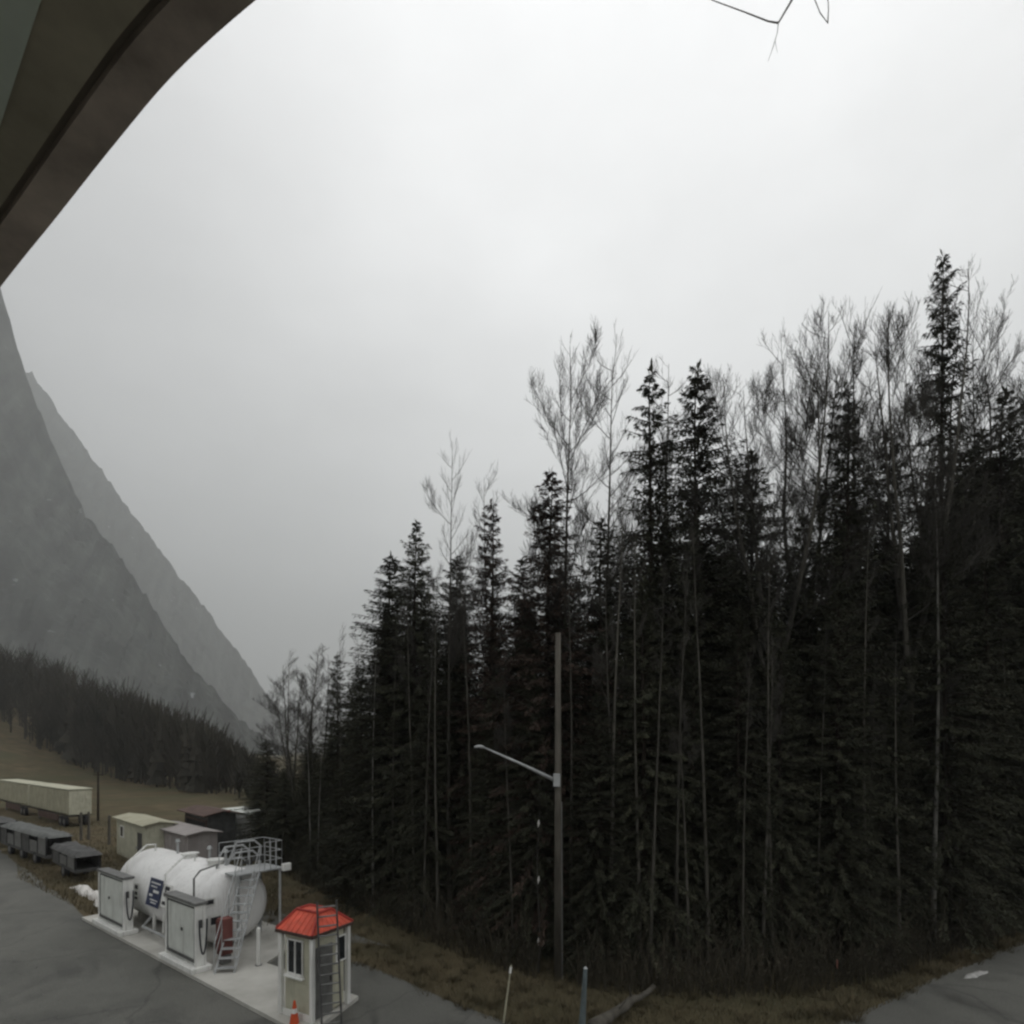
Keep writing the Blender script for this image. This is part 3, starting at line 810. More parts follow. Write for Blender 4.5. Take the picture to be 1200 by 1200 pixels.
# valve stand with pipes on the platform end of the tank
vs_ = thing('pipe_manifold', 'cluster of grey pipes and valves rising behind the stair platform', 'pipes', S(7.6, 3.6, PADZ))
for s_, t_, h_ in ((7.3,3.55,3.6),(7.8,3.75,3.1),(8.3,3.6,3.3),(8.8,3.8,2.7)):
    b = MB().tube([S(s_,t_,PADZ), S(s_,t_,h_), S(s_+.1,t_-.2,h_+.22), S(s_+.15,t_-.9,h_+.22), S(s_+.15,t_-1.3,TZ+TR-.1)], .045, 8)
    pp = b.build('pipe', M['galv'], vs_)
    MB().tube([S(s_-.12,t_,h_-.5), S(s_+.12,t_,h_-.5)], .11, 10).tube([S(s_,t_-.14,h_-.5), S(s_,t_-.3,h_-.5)], [.02,.1], 10).build('valve', M['darkgrey'], pp)

# dispenser cabinets at the kerb
def dispenser(s0, s1, label, dot):
    H = 2.02; sm = (s0+s1)/2; L = s1-s0
    d_ = thing('fuel_dispenser', label, 'fuel dispenser', S(sm, .25, PADZ), 'white fuel dispensers on the pad')
    z0 = PADZ
    MB().box(S(sm, .15, z0+.09), (L+.26, .66, .18), AX).build('plinth', M['white'], d_)
    MB().box(S(sm, .17, z0+.18+H/2), (L-.16, .24, H-.05), AX).build('cabinet', M['panel'], d_)
    fr = M['white']
    for s_ in (s0+.05, s1-.05):
        MB().box(S(s_, .17, z0+.18+H/2), (.11, .34, H), AX).build('corner_post', fr, d_)
    MB().box(S(sm, .02, z0+.18+.16), (L-.22, .03, .10), AX).build('bottom_rail', M['darkgrey'], d_)
    MB().box(S(sm, .17, z0+.18+H+.05), (L+.08, .42, .10), AX).build('top_cover', M['midgrey'], d_)
    dp = MB().box(S(sm, .045, z0+.18+H/2+.06), (L-.34, .03, H-.42), AX).build('door_panel', M['panel'], d_)
    b = MB()
    for ss in (s0+.15, s1-.15): b.box(S(ss, .035, z0+.18+H/2+.05), (.035, .04, H-.34), AX)
    b.box(S(sm, .035, z0+.18+H-.10), (L-.28, .04, .035), AX)
    b.build('panel_seal', M['darkgrey'], d_)
    MB().tube([S(sm+dot, .035, z0+1.25), S(sm+dot, .0, z0+1.25)], .06, 12).build('lock', M['darkgrey'], dp)
    # hose hung on the right hand end
    e_ = s0-.06; pts = []
    for k in range(13):
        a = k/12*PI; pts.append(S(e_-.10, .17+.12*math.cos(a), z0+1.75-1.15*math.sin(a)))
    MB().tube(pts, .028, 7).build('hose', M['ink'], d_, smooth=True)
    MB().box(S(e_-.08, .11, z0+1.62), (.10, .06, .26), AX).build('nozzle', M['darkgrey'], d_)
    return d_
dispenser(11.1, 13.9, 'longer white framed fuel dispenser cabinet at the far end of the pad', .2)
dispenser(4.9, 7.25, 'shorter white framed fuel dispenser cabinet in front of the tank end', -.1)
# red extinguisher cabinet beside the near dispenser
ex = thing('extinguisher_box', 'dark red upright cabinet between the near dispenser and the tank', 'cabinet', S(5.0, 1.0, PADZ))
MB().box(S(5.0, 1.0, PADZ+.95), (.34, .42, 1.25), AX).build('case', M['dullred'], ex)
MB().box(S(5.0, .77, PADZ+1.0), (.26, .03, 1.02), AX).build('door', M['dullred'], ex)
MB().box(S(5.0, 1.0, PADZ+.16), (.28, .34, .32), AX).build('foot', M['midgrey'], ex)

# white guard posts
def bollard(p, h, label):
    d_ = thing('guard_post', label, 'post', p, 'white guard posts around the tank')
    MB().tube([p, p+ZUP*(h-.06), p+ZUP*h], [.065,.065,.03], 12).build('post', M['white'], d_, smooth=False)
    MB().tube([p+ZUP*.001, p+ZUP*.02], .12, 12).build('base_plate', M['midgrey'], d_)
bollard(G(181,1093,PADZ), 1.0, 'white guard post below the blue placard')
bollard(G(303,1131,PADZ), 1.3, 'white guard post right of the stair, by the booth')
bollard(G(247,1092,PADZ), .9, 'white guard post below the tank between the dispensers and stair')
bollard(S(15.25, 2.6, PADZ), 2.1, 'tall white post behind the far dispenser')

# ------------------------------------------------------------------ the booth
A = G(366, 1199, PADZ)
fu = Vector((-1.88, 1, 0)).normalized(); fv = Vector((1, 1.88, 0)).normalized()    # left along the front, back along the side
BW, BD, BH = 1.22, 1.30, 2.34
def B(a, c, z=0): return A + fu*a + fv*c + ZUP*z
BX = (fu, fv, ZUP)
bo = thing('booth', 'small cream booth with a bright red roof on the near end of pad', 'booth', B(BW/2, BD/2))
MB().box(B(BW/2, BD/2, BH/2), (BW-.06, BD-.06, BH), BX).build('wall', M['cream'], bo)
for a_, c_ in ((0,0),(BW,0),(0,BD),(BW,BD)):
    MB().box(B(a_, c_, BH/2), (.12, .12, BH-.01), BX).build('corner_board', M['white'], bo)
wn = MB().box(B(.66, .02, 1.66), (.54, .03, .92), BX).build('window', M['glass'], bo)
b = MB()
for a_ in (.37, .66, .95): b.box(B(a_, -.005, 1.66), (.04, .035, .99), BX)
for z_ in (1.19, 2.13): b.box(B(.66, -.008, z_), (.66, .035, .05), BX)
b.build('frame', M['white'], wn)
MB().box(B(.66, -.05, 1.13), (.72, .12, .05), BX).build('sill', M['white'], wn)
dr = MB().box(B(.01, .42, 1.0), (.04, .60, 1.92), BX).build('door', M['midgrey'], bo)
MB().box(B(-.02, .64, 1.0), (.05, .04, .14), BX).build('handle', M['darkgrey'], dr)
w2 = MB().box(B(.01, 1.03, 1.70), (.04, .30, .66), BX).build('window', M['glass'], bo)
b = MB()
for c_ in (.86, 1.20): b.box(B(-.005, c_, 1.70), (.04, .04, .74), BX)
for z_ in (1.35, 2.05): b.box(B(-.007, 1.03, z_), (.04, .40, .04), BX)
b.build('frame', M['white'], w2)
MB().box(B(BW/2, -.006, .09), (BW-.14, .03, .18), BX).build('skirting', M['white'], bo)
# hipped red roof with a flat crown
o_ = .10; rz0, rz1 = BH-.04, BH+.47
lo = [B(-o_, -o_, rz0), B(BW+o_, -o_, rz0), B(BW+o_, BD+o_, rz0), B(-o_, BD+o_, rz0)]
lo2 = [p+ZUP*.07 for p in lo]
hi = [B(.22, .42, rz1), B(BW-.14, .42, rz1), B(BW-.14, BD-.42, rz1), B(.22, BD-.42, rz1)]
rf = MB().add(lo2+hi, [(0,1,5,4),(1,2,6,5),(2,3,7,6),(3,0,4,7),(4,5,6,7),(3,2,1,0)]).build('roof', M['red'], bo)
b = MB()
for i in range(4):
    a_, c_ = lo[i], lo[(i+1) % 4]; d_ = (c_-a_).normalized(); n2 = Vector((-d_.y, d_.x, 0))
    b.box((a_+c_)/2+ZUP*.03, ((c_-a_).length+.03, .03, .09), (d_, n2, ZUP))
b.build('fascia', M['rust'], rf)
b = MB()
for i in range(4):
    for k in range(1, 7):
        t = k/7; u0 = lo2[i].lerp(lo2[(i+1)%4], t); tt = min(1, max(0, (t-.18)/.64)); u1 = hi[i].lerp(hi[(i+1)%4], tt)
        f_ = 1 if .18 < t < .82 else (t/.18 if t <= .18 else (1-t)/.18)
        b.tube([u0+ZUP*.012, u0.lerp(u1, f_*.97)+ZUP*.012], .014, 5)
b.build('roof_seam', M['red'], rf)
b = MB()
for i in range(4): b.tube([lo2[i]+ZUP*.02, hi[i]+ZUP*.02], .035, 6)
for i in range(4): b.tube([hi[i]+ZUP*.02, hi[(i+1) % 4]+ZUP*.02], .035, 6)
b.build('ridge_cap', M['redp'], rf)

# ladder leaning on the booth's side
l0 = G(389, 1207, .006); l1 = B(-.24, .28, rz0+.95)
la = thing('ladder', 'dark metal ladder leaning against the red booth roof', 'ladder', l0)
ld = (l1-l0).normalized(); lsd = fv*.70 - fu*.71; lsd = (lsd - ld*lsd.dot(ld)).normalized()
for sg in (-1, 1):
    MB().box((l0+l1)/2 + lsd*sg*.25, (.05, .08, (l1-l0).length), (lsd, ld.cross(lsd), ld)).build('rail', M['darkgrey'], la)
nr = 13
for k in range(nr):
    p = l0.lerp(l1, (k+.7)/(nr+.3)); MB().tube([p-lsd*.235, p+lsd*.235], .024, 8).build('rung', M['midgrey'], la)
for sg in (-1, 1):
    MB().box(l0+lsd*sg*.25+ZUP*.02, (.06,.11,.06), (lsd, ld.cross(lsd), ZUP)).build('foot', M['ink'], la)

# traffic cone
cp = G(345, 1204, .006)
cn = thing('traffic_cone', 'orange traffic cone in front of the cream booth', 'traffic cone', cp)
MB().box(cp+ZUP*.02, (.36,.36,.035)).build('base', M['orange'], cn)
MB().tube([cp+ZUP*.04, cp+ZUP*.72], [.14,.028], 16).build('cone', M['orange'], cn, smooth=False)
MB().tube([cp+ZUP*.40, cp+ZUP*.52], [.0845,.0655], 16).build('collar', M['white'], cn)

# ------------------------------------------------------------------ sheds and yard beyond the tank
def frame_from(p, q):
    a = (q-p); L = a.length; a.normalize(); return a, Vector((-a.y, a.x, 0)), L
def shed(name, p, q, depth, h, rise, wm, rm, label, cat, group=None, over=.25, extras=None):
    """gabled shed; p -> q is its near wall, depth goes away from the camera"""
    a, n2, L = frame_from(p, q)
    if n2.y < 0: n2 = -n2
    ax = (a, n2, ZUP)
    o = thing(name, label, cat, (p+q)/2 + n2*depth/2, group)
    pts = [(0,0),(depth,0),(depth,h),(depth/2,h+rise),(0,h)]
    vs = [p + n2*y + ZUP*z for y, z in pts] + [q + n2*y + ZUP*z for y, z in pts]
    MB().add(vs, [(0,1,2,3,4),(9,8,7,6,5)] + [(i,5+i,5+(i+1)%5,(i+1)%5) for i in range(5)]).build('wall', wm, o)
    sl = math.atan2(rise, depth/2); rl = math.hypot(rise, depth/2)+over
    b = MB()
    for sg in (0, 1):
        d_ = (n2*(1 if sg == 0 else -1)*math.cos(sl) + ZUP*math.sin(sl))
        nn = a.cross(d_)
        top = (p+q)/2 + n2*depth/2 + ZUP*(h+rise+.06)
        b.box(top - d_*rl/2 + ZUP*.02, (L+2*over, rl, .07), (a, d_, nn))
    b.build('roof', rm, o)
    if extras: extras(o, p, q, a, n2, L, ax)
    return o
def win(o, c, w_, h_, ax, m=None):
    wn = MB().box(c, (w_, .06, h_), ax).build('window', m or M['glass'], o)
    b = MB()
    for sg in (-1, 1):
        b.box(c + ax[0]*sg*(w_/2+.03) - ax[1]*.01, (.07, .07, h_+.14), ax)
        b.box(c + ZUP*sg*(h_/2+.03) - ax[1]*.012, (w_, .07, .07), ax)
    b.build('frame', M['white'], wn)
def ex_cream(o, p, q, a, n2, L, ax):
    win(o, p + a*L*.22 + ZUP*1.75 - n2*.02, .7, .7, ax)
    d_ = MB().box(p + a*L*.84 + ZUP*1.05 - n2*.02, (.9, .06, 2.05), ax).build('door', M['darkgrey'], o)
    MB().box(p + a*L*.76 + ZUP*1.05 - n2*.06, (.05, .06, .15), ax).build('handle', M['galv'], d_)
shed('site_hut', G(137,1000), G(170,1016), 1.6, 2.6, .16, M['cream'], M['creamroof'], 'low cream hut with a small dark window behind the left end of tank', 'hut', extras=ex_cream)
def ex_grey(o, p, q, a, n2, L, ax):
    b = MB()
    for k in range(9): b.box(p + a*L*(k+.5)/9 + ZUP*1.05 - n2*.015, (.05, .03, 2.0), ax)
    b.build('batten', M['lilac'], o)
shed('site_hut', G(174,1006), G(220,1024), 1.7, 2.3, .14, M['lilac'], M['lilac'], 'low pinkish grey metal hut with a flat roof behind the tank', 'hut', extras=ex_grey)
def ex_dark(o, p, q, a, n2, L, ax):
    MB().box(p + a*L*.5 + ZUP*1.3 - n2*.02, (L*.86, .05, 2.3), ax).build('door', M['black'], o)  # black sheet across the front, painted as the shade inside the open shed
    b = MB()
    for k in (0, 1): b.box(p + a*L*(.05+.9*k) + ZUP*1.35 - n2*.04, (.12, .09, 2.7), ax)
    b.box(p + a*L*.5 + ZUP*2.55 - n2*.045, (L*.8, .09, .14), ax)
    b.build('door_frame', M['rust'], o)
shed('shed', G(217,996), G(244,1007), 1.8, 3.0, .2, M['darkgrey'], M['rust'], 'dark open fronted shed with a dull red brown roof', 'shed', over=.45, extras=ex_dark)
# white site trailer beyond
tp, tq = G(250,992), G(292,1000)
a, n2, L = frame_from(tp, tq)
ax = (a, n2, ZUP)
tr = thing('site_trailer', 'white site trailer near the forest tip behind the platform', 'trailer', (tp+tq)/2+n2*1.2)
MB().box((tp+tq)/2 + n2*1.25 + ZUP*1.65, (L, 2.5, 2.3), ax).build('body', M['white'], tr)
MB().box((tp+tq)/2 + n2*1.25 + ZUP*2.86, (L+.15, 2.65, .10), ax).build('roof', M['panel'], tr)
win(tr, tp + a*L*.22 + ZUP*1.9 - n2*.01, .8, .7, ax)
dd_ = MB().box(tp + a*L*.62 + ZUP*1.55 - n2*.01, (.8, .06, 1.9), ax).build('door', M['panel'], tr)
MB().box(tp + a*L*.55 + ZUP*1.5 - n2*.05, (.05, .05, .16), ax).build('handle', M['darkgrey'], dd_)
for k in (.3, .7):
    for y_ in (.25, 2.25):
        c_ = tp + a*L*k + n2*y_ + ZUP*.33
        MB().tube([c_-n2*.1, c_+n2*.1], .33, 18).build('wheel', M['ink'], tr)
# red beacon post
rp = G(267, 1003)
b_ = thing('marker_post', 'thin red marker post in front of the white trailer', 'post', rp)
MB().tube([rp, rp+ZUP*3.2], .05, 8).build('post', M['redp'], b_)
MB().box(rp+ZUP*2.85, (.30,.06,.75)).build('plate', M['redp'], b_)

# long pale box trailers parked end to end at the far left
def wheel(o, c, r_, w_, ax, tone='ink'):
    t_ = MB().tube([c-ax[1]*w_/2, c+ax[1]*w_/2], r_, 20).build('wheel', M[tone], o)
    MB().tube([c-ax[1]*(w_/2+.012), c-ax[1]*(w_/2-.02)], r_*.52, 14).build('rim', M['midgrey'], t_)
def box_trailer(q, a, L, label):
    n2 = Vector((-a.y, a.x, 0)); n2 = n2 if n2.y > 0 else -n2
    ax = (a, n2, ZUP); c = q - a*L/2 + n2*1.25
    o = thing('box_trailer', label, 'trailer', (c.x, c.y, 0), 'pale box trailers parked end to end')
    W_ = 1.9; c = q - a*L/2 + n2*W_/2
    MB().box(c+ZUP*2.42, (L, W_, 2.5), ax).build('body', M['creamroof'], o)
    MB().box(c+ZUP*3.70, (L+.06, W_+.06, .09), ax).build('roof_rail', M['cream'], o)
    MB().box(c+ZUP*1.10, (L-.1, W_-.3, .14), ax).build('chassis', M['black'], o)
    b = MB()
    for k in range(14): b.box(c - a*L/2 + a*L*(k+.5)/14 - n2*(W_/2+.012) + ZUP*2.40, (.06, .03, 2.36), ax)
    b.build('side_rib', M['creamroof'], o)
    MB().box(c + a*(L/2+.02) + ZUP*2.40, (.05, W_-.1, 2.3), ax).build('rear_door', M['cream'], o)
    MB().box(c - n2*(W_/2-.1) + ZUP*.72, (L*.5, .05, .62), ax).build('side_skirt', M['rust'], o)
    for k in (.10, .19):
        for y_ in (.15, W_-.15): wheel(o, q - a*L*k + n2*y_ + ZUP*.5, .5, .28, ax)
    for y_ in (.3, W_-.3): MB().box(q - a*L*.8 + n2*y_ + ZUP*.52, (.14,.14,1.04), ax).build('landing_leg', M['midgrey'], o)
q0_ = Vector(((80-600)/F*53.5, 53.5, 0)); qa = (q0_ - Vector((-66.8, 72.0, 0))); qa.z = 0; qa.normalize()
box_trailer(q0_, qa, 14.5, 'long pale box trailer at far left, the one with its rear end in view')
box_trailer(q0_-qa*15.3, qa, 14.5, 'long pale box trailer at the left edge, ahead of the first one')

# dark grey stake sided trailers along the edge of the apron
def stake_trailer(p, q, depth, h, label, bays, load):
    a, n2, L = frame_from(p, q)
    if n2.y < 0: n2 = -n2
    ax = (a, n2, ZUP); o = thing('stake_trailer', label, 'trailer', (p+q)/2+n2*depth/2, 'dark stake sided trailers by the apron')
    c = (p+q)/2 + n2*depth/2
    MB().box(c+ZUP*.66, (L, depth, .18), ax).build('deck', M['darkgrey'], o)
    for k in range(bays):
        m_ = M['midgrey'] if (k*7) % 3 else M['darkgrey']
        hh = (h-.8)*(.62 if k % 3 == 1 else .9)
        MB().box(p + a*(L*(k+.5)/bays) + n2*.03 + ZUP*(.77+hh/2), (L/bays-.14, .06, hh), ax).build('side_board', m_, o)
        MB().box(p + a*(L*(k+.5)/bays) + n2*(depth-.03) + ZUP*(.77+(h-.8)*.45), (L/bays-.14, .06, (h-.8)*.9), ax).build('side_board', M['darkgrey'], o)
    for k in range(bays+1):
        for y_ in (.03, depth-.03): MB().box(p + a*min(L-.05, max(.05, L*k/bays)) + n2*y_ + ZUP*(.76+(h-.8)/2), (.10, .10, h-.8), ax).build('stake', M['black'], o)
    b = MB(); rg = random.Random(bays)
    nx, ny = 26, 7
    for i in range(nx+1):
        for j in range(ny+1):
            u_, v_ = i/nx, j/ny
            z_ = h-.02 + (.16*noise.noise(Vector((i*.45, j*.5, bays))) if 0 < i < nx and 0 < j < ny else -.12)
            pp = p - a*.12 + a*(L+.24)*u_ + n2*(-.10+(depth+.20)*v_); b.v.append((pp.x, pp.y, z_+(.10 if 0 < j < ny and 0 < i < nx else 0)))
    for i in range(nx):
        for j in range(ny):
            k = i*(ny+1)+j; b.f.append((k, k+ny+1, k+ny+2, k+1))
    b.build('tarp', M[load], o, smooth=True)
    nw = 3 if L > 8 else 1
    for k in range(nw):
        for y_ in (.12, depth-.12): wheel(o, p + a*L*((k+.8)/(nw+.6)) + n2*y_ + ZUP*.40, .40, .24, ax)
    return o
stake_trailer(G(-110,968)+Nn*.3, G(-12,996)+Nn*.3, 1.3, 2.1, 'dark grey trailer under a tarpaulin, cut by the left edge of frame', 6, 'darkgrey')
stake_trailer(G(-6,998)+Nn*.3, G(47,1018)+Nn*.3, 1.3, 2.0, 'longer dark grey trailer under a lumpy tarpaulin at far left', 6, 'tarp')
stake_trailer(G(54,1022)+Nn*.3, G(80,1037)+Nn*.3, 1.2, 1.6, 'short dark trailer next to the strip of old snow', 3, 'darkgrey')

# strip of old snow at the edge of the apron
rng = random.Random(4); b = MB(); s0_, s1_ = G(81,1040)+Nn*.3, G(123,1068)+Nn*.35
a, n2, L = frame_from(s0_, s1_); nseg = 34; m_ = 9
for i in range(nseg+1):
    t = i/nseg; p = s0_.lerp(s1_, t); env = min(1, 6*t, 6*(1-t))
    hh = (.16 + .42*abs(noise.noise(Vector((t*9, 1.7, 0)))) + .10*noise.noise(Vector((t*26, .3, 0))))*env + .01
    ww = .30 + .22*noise.noise(Vector((t*7, 9.1, 0)))
    for k in range(m_):
        q = k/(m_-1)*2-1; pp = p + n2*q*ww
        b.v.append((pp.x, pp.y, max(-.01, hh*(1-q*q)*(1+.3*noise.noise(Vector((t*30, q*3, 2)))) )))
for i in range(nseg):
    for k in range(m_-1): b.f.append((i*m_+k, (i+1)*m_+k, (i+1)*m_+k+1, i*m_+k+1))
o = b.build('snow_bank', M['snow'], smooth=True)
tag(o, 'lumpy strip of old white snow at the edge of the apron', 'snow bank')

# small ice scrap on the right hand road
rng = random.Random(6); sa, sb = G(1129,1147), G(1157,1138)
a, n2, L = frame_from(sa, sb); b = MB(); m_ = 7; nseg = 18
for i in range(nseg+1):
    t = i/nseg; p = sa.lerp(sb, t); ev = min(1, 4*t, 4*(1-t)); ww = (.05 + .11*abs(noise.noise(Vector((t*5, 3.3, 0)))) + .05)*ev + .005
    for k in range(m_):
        q = k/(m_-1)*2-1; pp = p + n2*(q*ww + .06*noise.noise(Vector((t*4, 8, 0))))
        b.v.append((pp.x, pp.y, max(.001, .008 + .10*ev*(1-q*q)*(.6+.5*noise.noise(Vector((t*8, q*2, 1)))))))
for i in range(nseg):
    for k in range(m_-1): b.f.append((i*m_+k, (i+1)*m_+k, (i+1)*m_+k+1, i*m_+k+1))
tag(b.build('snow_patch', M['dirtysnow'], smooth=True), 'small scrap of dirty snow on the road at lower right', 'snow')

# ------------------------------------------------------------------ poles, posts, log
lp = G(654, 1149)
po = thing('lamp_pole', 'tall grey wooden pole with one long lamp arm before the forest', 'lamp pole', lp)
dpl = lp.y; ztop = P(654, 742, dpl).z
MB().tube([lp, lp+ZUP*ztop*.5, lp+ZUP*ztop], [.135,.11,.085], 12).build('pole', M['wood'], po, smooth=True)
a0 = P(652, 914, dpl); a1 = P(566, 876, dpl)
ar = MB().tube([a0+Vector((-.05,-.1,0)), a0.lerp(a1,.5)+Vector((0,-.08,.015)), a1+Vector((0,-.08,.02))], [.07,.045,.022], 10).build('arm', M['galv'], po, smooth=True)
MB().box(a0+Vector((0,-.12,0)), (.22,.12,.42)).build('bracket', M['galv'], ar)
lh = MB().tube([a1+Vector((.06,-.08,.0)), a1+Vector((-.05,-.08,.03)), a1+Vector((-.20,-.08,.03)), a1+Vector((-.28,-.08,.01))], [.03,.055,.05,.02], 10).build('lamp_head', M['galv'], po, smooth=True)
MB().tube([a1+Vector((-.13,-.08,.0)), a1+Vector((-.13,-.08,-.07))], [.05,.03], 10).build('lens', M['glass'], lh)
MB().tube([lp+Vector((.13,-.06,0)), lp+Vector((.11,-.05,5.8))], .02, 6).build('conduit', M['midgrey'], po)

# thin stem with three small white spots left of the lamp pole
q0 = G(631, 1141)
sp = thing('sapling', 'thin dark sapling with three white spots left of the lamp pole', 'sapling', q0, None)
rng = random.Random(3)
pts = [q0 + Vector((.05*math.sin(k*1.3), .04*math.cos(k), k*.95)) for k in range(8)]
b = MB().tube(pts, [.032*(1-k/8.5) for k in range(8)], 6)
for k in range(22):
    p = pts[2+k % 6]; a_ = rng.uniform(0,6.3); l_ = rng.uniform(.3,.8)
    b.tube([p, p+Vector((math.cos(a_)*l_*.6, math.sin(a_)*l_*.6, l_*.7))], [.010,.004], 3, False)
tr_ = b.build('stem', M['twig'], sp)
for py in (965, 1031, 1103):
    z_ = P(632, py, q0.y).z; MB().tube([q0+Vector((-.02,-.03,z_-.13)), q0+Vector((.0,-.035,z_)), q0+Vector((.01,-.03,z_+.13))], [.012,.042,.010], 7).build('white_spot', M['snow'], tr_)

m0 = G(590, 1199); m1 = P(599, 1131, m0.y+.15)
mk = thing('snow_stake', 'thin pale leaning stake at the edge of the asphalt', 'stake', m0)
MB().tube([m0, m1], [.028,.022], 8).build('stake', M['creamroof'], mk)
MB().tube([m0.lerp(m1,.86), m0.lerp(m1,.97)], .032, 8).build('reflector_band', M['white'], mk)
m0 = G(681, 1222); m1 = P(686, 1135, m0.y+.1)
mk = thing('steel_post', 'short blue grey steel post beside the fallen log', 'post', m0)
MB().tube([m0, m0.lerp(m1,.5), m1], [.10,.075,.05], 12).build('post', M['bluegrey'], mk)
MB().tube([m1, m1+ZUP*.05], [.055,.02], 12).build('cap', M['galv'], mk)
# fallen log, propped
g0 = G(693, 1210)+ZUP*.10; g1 = P(766, 1157, G(766,1172).y)
lg = thing('fallen_log', 'weathered broken log lying in the dead grass by the post', 'log', (g0.x, g0.y, 0))
rng = random.Random(2); pts = []; rs = []
for k in range(9):
    t = k/8; p = g0.lerp(g1, t); pts.append(p+Vector((0, .05*rng.uniform(-1,1), .05*rng.uniform(-1,1)))); rs.append(lerp(.19,.07,t)*rng.uniform(.85,1.15))
MB().tube(pts, rs, 10).build('trunk', M['wood'], lg, smooth=True)
for k, (dx, dy, dz) in ((3,(.25,-.1,.35)),(5,(-.1,-.15,.42)),(6,(.35,.1,.10)),(2,(.1,-.3,-.1))):
    MB().tube([pts[k], pts[k]+Vector((dx,dy,dz))], [.04,.012], 6).build('branch_stub', M['wood'], lg)
# small red and white marker at the forest foot
m0 = G(981, 1146)
mk = thing('trail_marker', 'small pinkish marker stake at the foot of the forest', 'stake', m0)
MB().tube([m0, m0+ZUP*.6], .022, 8).build('stake', M['wood'], mk)
MB().tube([m0+ZUP*.32, m0+ZUP*.6], .035, 8).build('flag', mat('pink_tape', (.42,.20,.16), .6), mk)
# far thin pole in the field
m0 = G(115, 962)
mk = thing('utility_pole', 'thin dark pole standing alone in the brown field', 'pole', m0)
MB().tube([m0, m0+ZUP*5.2], [.12,.08], 8).build('pole', M['trunk'], mk)
MB().box(m0+ZUP*4.9, (1.0,.08,.08)).build('crossarm', M['trunk'], mk)
# old grey fence posts between barn and shed
for k, (px, py) in enumerate(((95,985),(104,984),(128,990))):
    m0 = G(px, py)
    mk = thing('fence_post', ['grey wooden post closest to the rear end of the long pale trailer','grey wooden post between the pale trailer and the thin pole','grey wooden post closest to the cream hut'][k], 'post', m0, 'old wooden posts in the field')
    MB().tube([m0, m0+ZUP*2.3], [.11,.09], 8).build('post', M['wood'], mk)
    MB().tube([m0+ZUP*2.3, m0+ZUP*2.36], [.10,.03], 8).build('cap', M['wood'], mk)

# ------------------------------------------------------------------ roof overhang of the building that carries the camera
SZ = 1.6                                   # soffit above the camera
def E(px, py, dz=SZ):
    d = dz*F/(HOR-py); return Vector(((px-600)/F*d, d, CAM_H+dz))
ecurve = [(-420,830),(-200,602),(-100,473),(-40,390),(0,337),(60,264),(130,176),(200,93),(250,43),(300,1),(360,-45),(450,-108),(600,-200),(800,-300)]
def smooth(pts, n=8):
    out = []
    for i in range(len(pts)-1):
        p0, p1, p2, p3 = pts[max(0,i-1)], pts[i], pts[i+1], pts[min(len(pts)-1,i+2)]
        for k in range(n):
            t = k/n
            out.append(.5*(2*p1 + (p2-p0)*t + (2*p0-5*p1+4*p2-p3)*t*t + (3*p1-p0-3*p2+p3)*t**3))
    return out + [pts[-1]]
ecurve = [(-420,830),(-200,602),(-100,468),(0,337),(65,256),(135,168),(205,86),(300,0),(400,-72),(560,-168),(800,-290)]
ep = smooth([E(*p) for p in ecurve if p[1] < 610])
# parallel offset inwards (towards the building)
def off(pts, dist):
    out = []
    for i, p in enumerate(pts):
        t = (pts[min(i+1,len(pts)-1)] - pts[max(i-1,0)]); t.normalize()
        n_ = Vector((t.y, -t.x, 0))
        if n_.x > 0 and n_.y > 0: n_ = -n_
        out.append(p + n_*dist)
    return out
hb = thing('hangar', 'dark roof overhang of the building at the top left corner', 'building', (-2.5, -2.0, 0))
def band(pa, pb_, z0, z1):
    b = MB(); n_ = len(pa)
    vs = [(*p.xy, p.z+z0) for p in pa] + [(*p.xy, p.z+z0) for p in pb_] + [(*p.xy, p.z+z1) for p in pa] + [(*p.xy, p.z+z1) for p in pb_]
    fs = []
    for i in range(n_-1):
        fs += [(i, i+1, n_+i+1, n_+i), (2*n_+i, 3*n_+i, 3*n_+i+1, 2*n_+i+1), (i, 2*n_+i, 2*n_+i+1, i+1), (n_+i, n_+i+1, 3*n_+i+1, 3*n_+i)]
    fs += [(0, n_, 3*n_, 2*n_), (n_-1, 3*n_-1, 4*n_-1, 2*n_-1)]
    return b.add(vs, fs)
o1, o2, o3 = off(ep, .080), off(ep, .098), off(ep, 3.6)
band(ep, o1, 0, .30).build('fascia', M['fascia'], hb)
band(o1, o2, .02, .29).build('shadow_gap', M['soffitdark'], hb)
band(o2, o3, .006, .28).build('soffit', M['soffit'], hb)
pp = [E(70,-60), E(46,0), E(0,142), E(-30,232), E(-150,240), E(-150,-60)]
MB().prism([(p.x, p.y) for p in pp], CAM_H+SZ-.012, CAM_H+SZ+.003).build('soffit_panel', M['soffitpale'], hb)
tdir = (ep[-1]-ep[1]).normalized(); ndir = Vector((tdir.y, -tdir.x, 0))
if ndir.x > 0: ndir = -ndir
wc = (ep[1]+ep[-1])/2 + ndir*3.3
MB().box((wc.x, wc.y, (CAM_H+SZ)/2), (9.0, .3, CAM_H+SZ-.02), (tdir, ndir, ZUP)).build('wall', M['wallpaint'], hb)

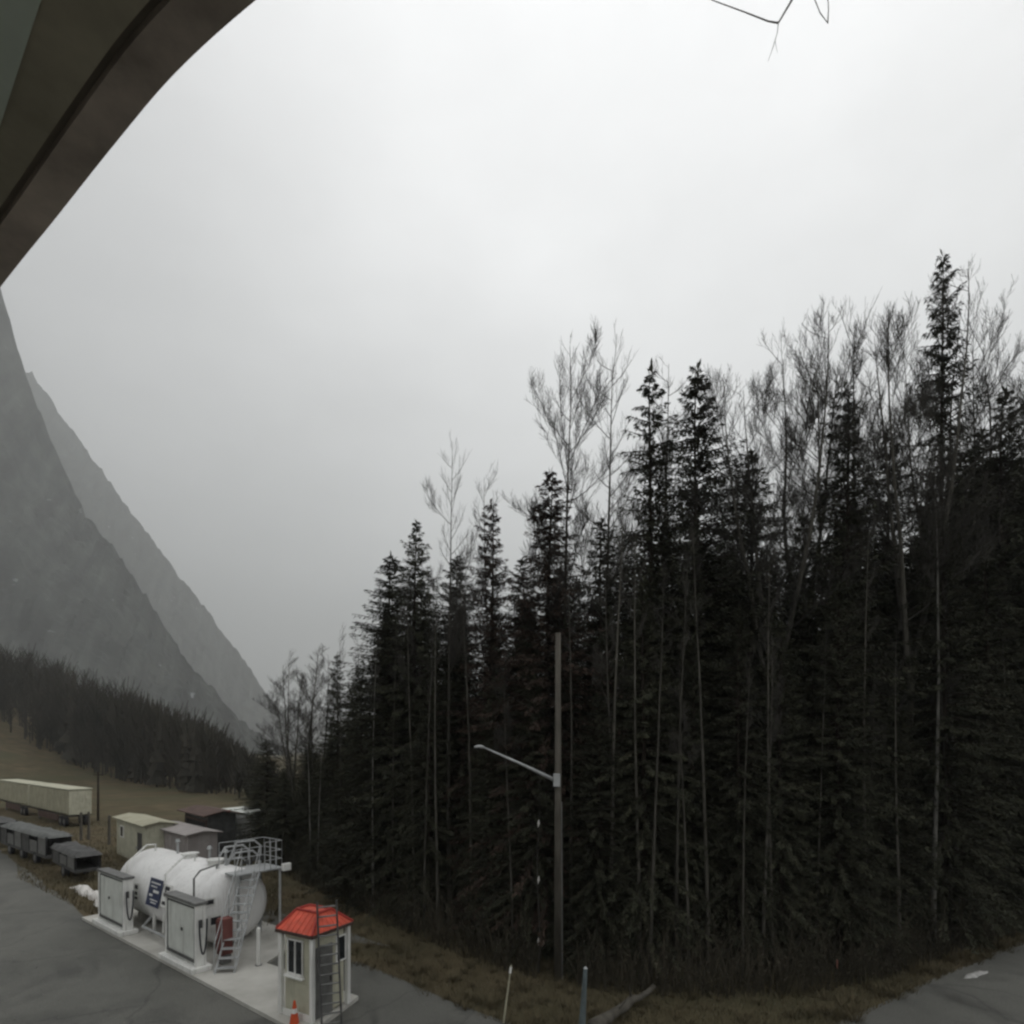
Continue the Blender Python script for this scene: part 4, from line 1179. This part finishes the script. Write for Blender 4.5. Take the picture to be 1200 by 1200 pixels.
# ------------------------------------------------------------------ overhanging tree whose twigs reach into the top of the view
tb0 = Vector((7.5, 1.2, 0))
ot = thing('overhanging_tree', 'bare branch tip hanging into the top of the view', 'branch', tb0)
dT = 3.2
b = MB().tube([tb0, tb0+Vector((-.1,.1,4)), tb0+Vector((-.3,.2,9)), tb0+Vector((-.5,.4,15))], [.22,.18,.12,.04], 10)
b.build('trunk', M['bark'], ot, smooth=True)
br0 = tb0+Vector((-.25,.2,11.2)); k1 = P(980,-140,dT); k2 = P(940,-40,dT); k3 = P(912,27,dT)
b = MB().tube([br0, br0.lerp(k1,.5)+ZUP*.6, k1, k2, P(928,0,dT), k3], [.07,.045,.014,.008,.006,.0045], 7, False)
b.tube([k3, P(900,25,dT), P(872,14,dT), P(842,3,dT), P(815,-8,dT)], [.005,.004,.0032,.0025,.0015], 5, False)
b.tube([k3, P(911,38,dT), P(906,55,dT), P(900,72,dT)], [.0022,.002,.002,.001], 5, False)
b.tube([P(908,47,dT), P(911,62,dT)], [.0015,.0008], 4, False)
b.tube([P(945,-45,dT), P(953,-5,dT), P(961,15,dT), P(970,27,dT)], [.003,.0025,.0025,.002], 5, False)
b.tube([P(970,27,dT), P(971,10,dT), P(968,-30,dT), P(975,-120,dT)], [.0035,.0025,.002,.003], 5, False)
b.build('branch', M['birch'], ot, smooth=True)

# ------------------------------------------------------------------ haze
hz = MB().add([(-6000,-4000,-6),(6000,-4000,-6),(6000,8800,-6),(-6000,8800,-6),(-6000,-4000,2250),(6000,-4000,2250),(6000,8800,2250),(-6000,8800,2250)],
              [(3,2,1,0),(4,5,6,7),(0,1,5,4),(1,2,6,5),(2,3,7,6),(3,0,4,7)])
hm = bpy.data.materials.new('haze'); hm.use_nodes = True
nt = hm.node_tree; nt.nodes.remove(nt.nodes['Principled BSDF'])
pv = nt.nodes.new('ShaderNodeVolumePrincipled'); pv.inputs['Density'].default_value = .00031
pv.inputs['Color'].default_value = (.74, .755, .755, 1); pv.inputs['Anisotropy'].default_value = 0.0
nt.links.new(pv.outputs[0], [q for q in nt.nodes if q.type == 'OUTPUT_MATERIAL'][0].inputs['Volume'])
ho = hz.build('haze', hm, recalc=False); tag(ho, 'pale valley mist', 'haze', kind='stuff'); ho.display_type = 'WIRE'
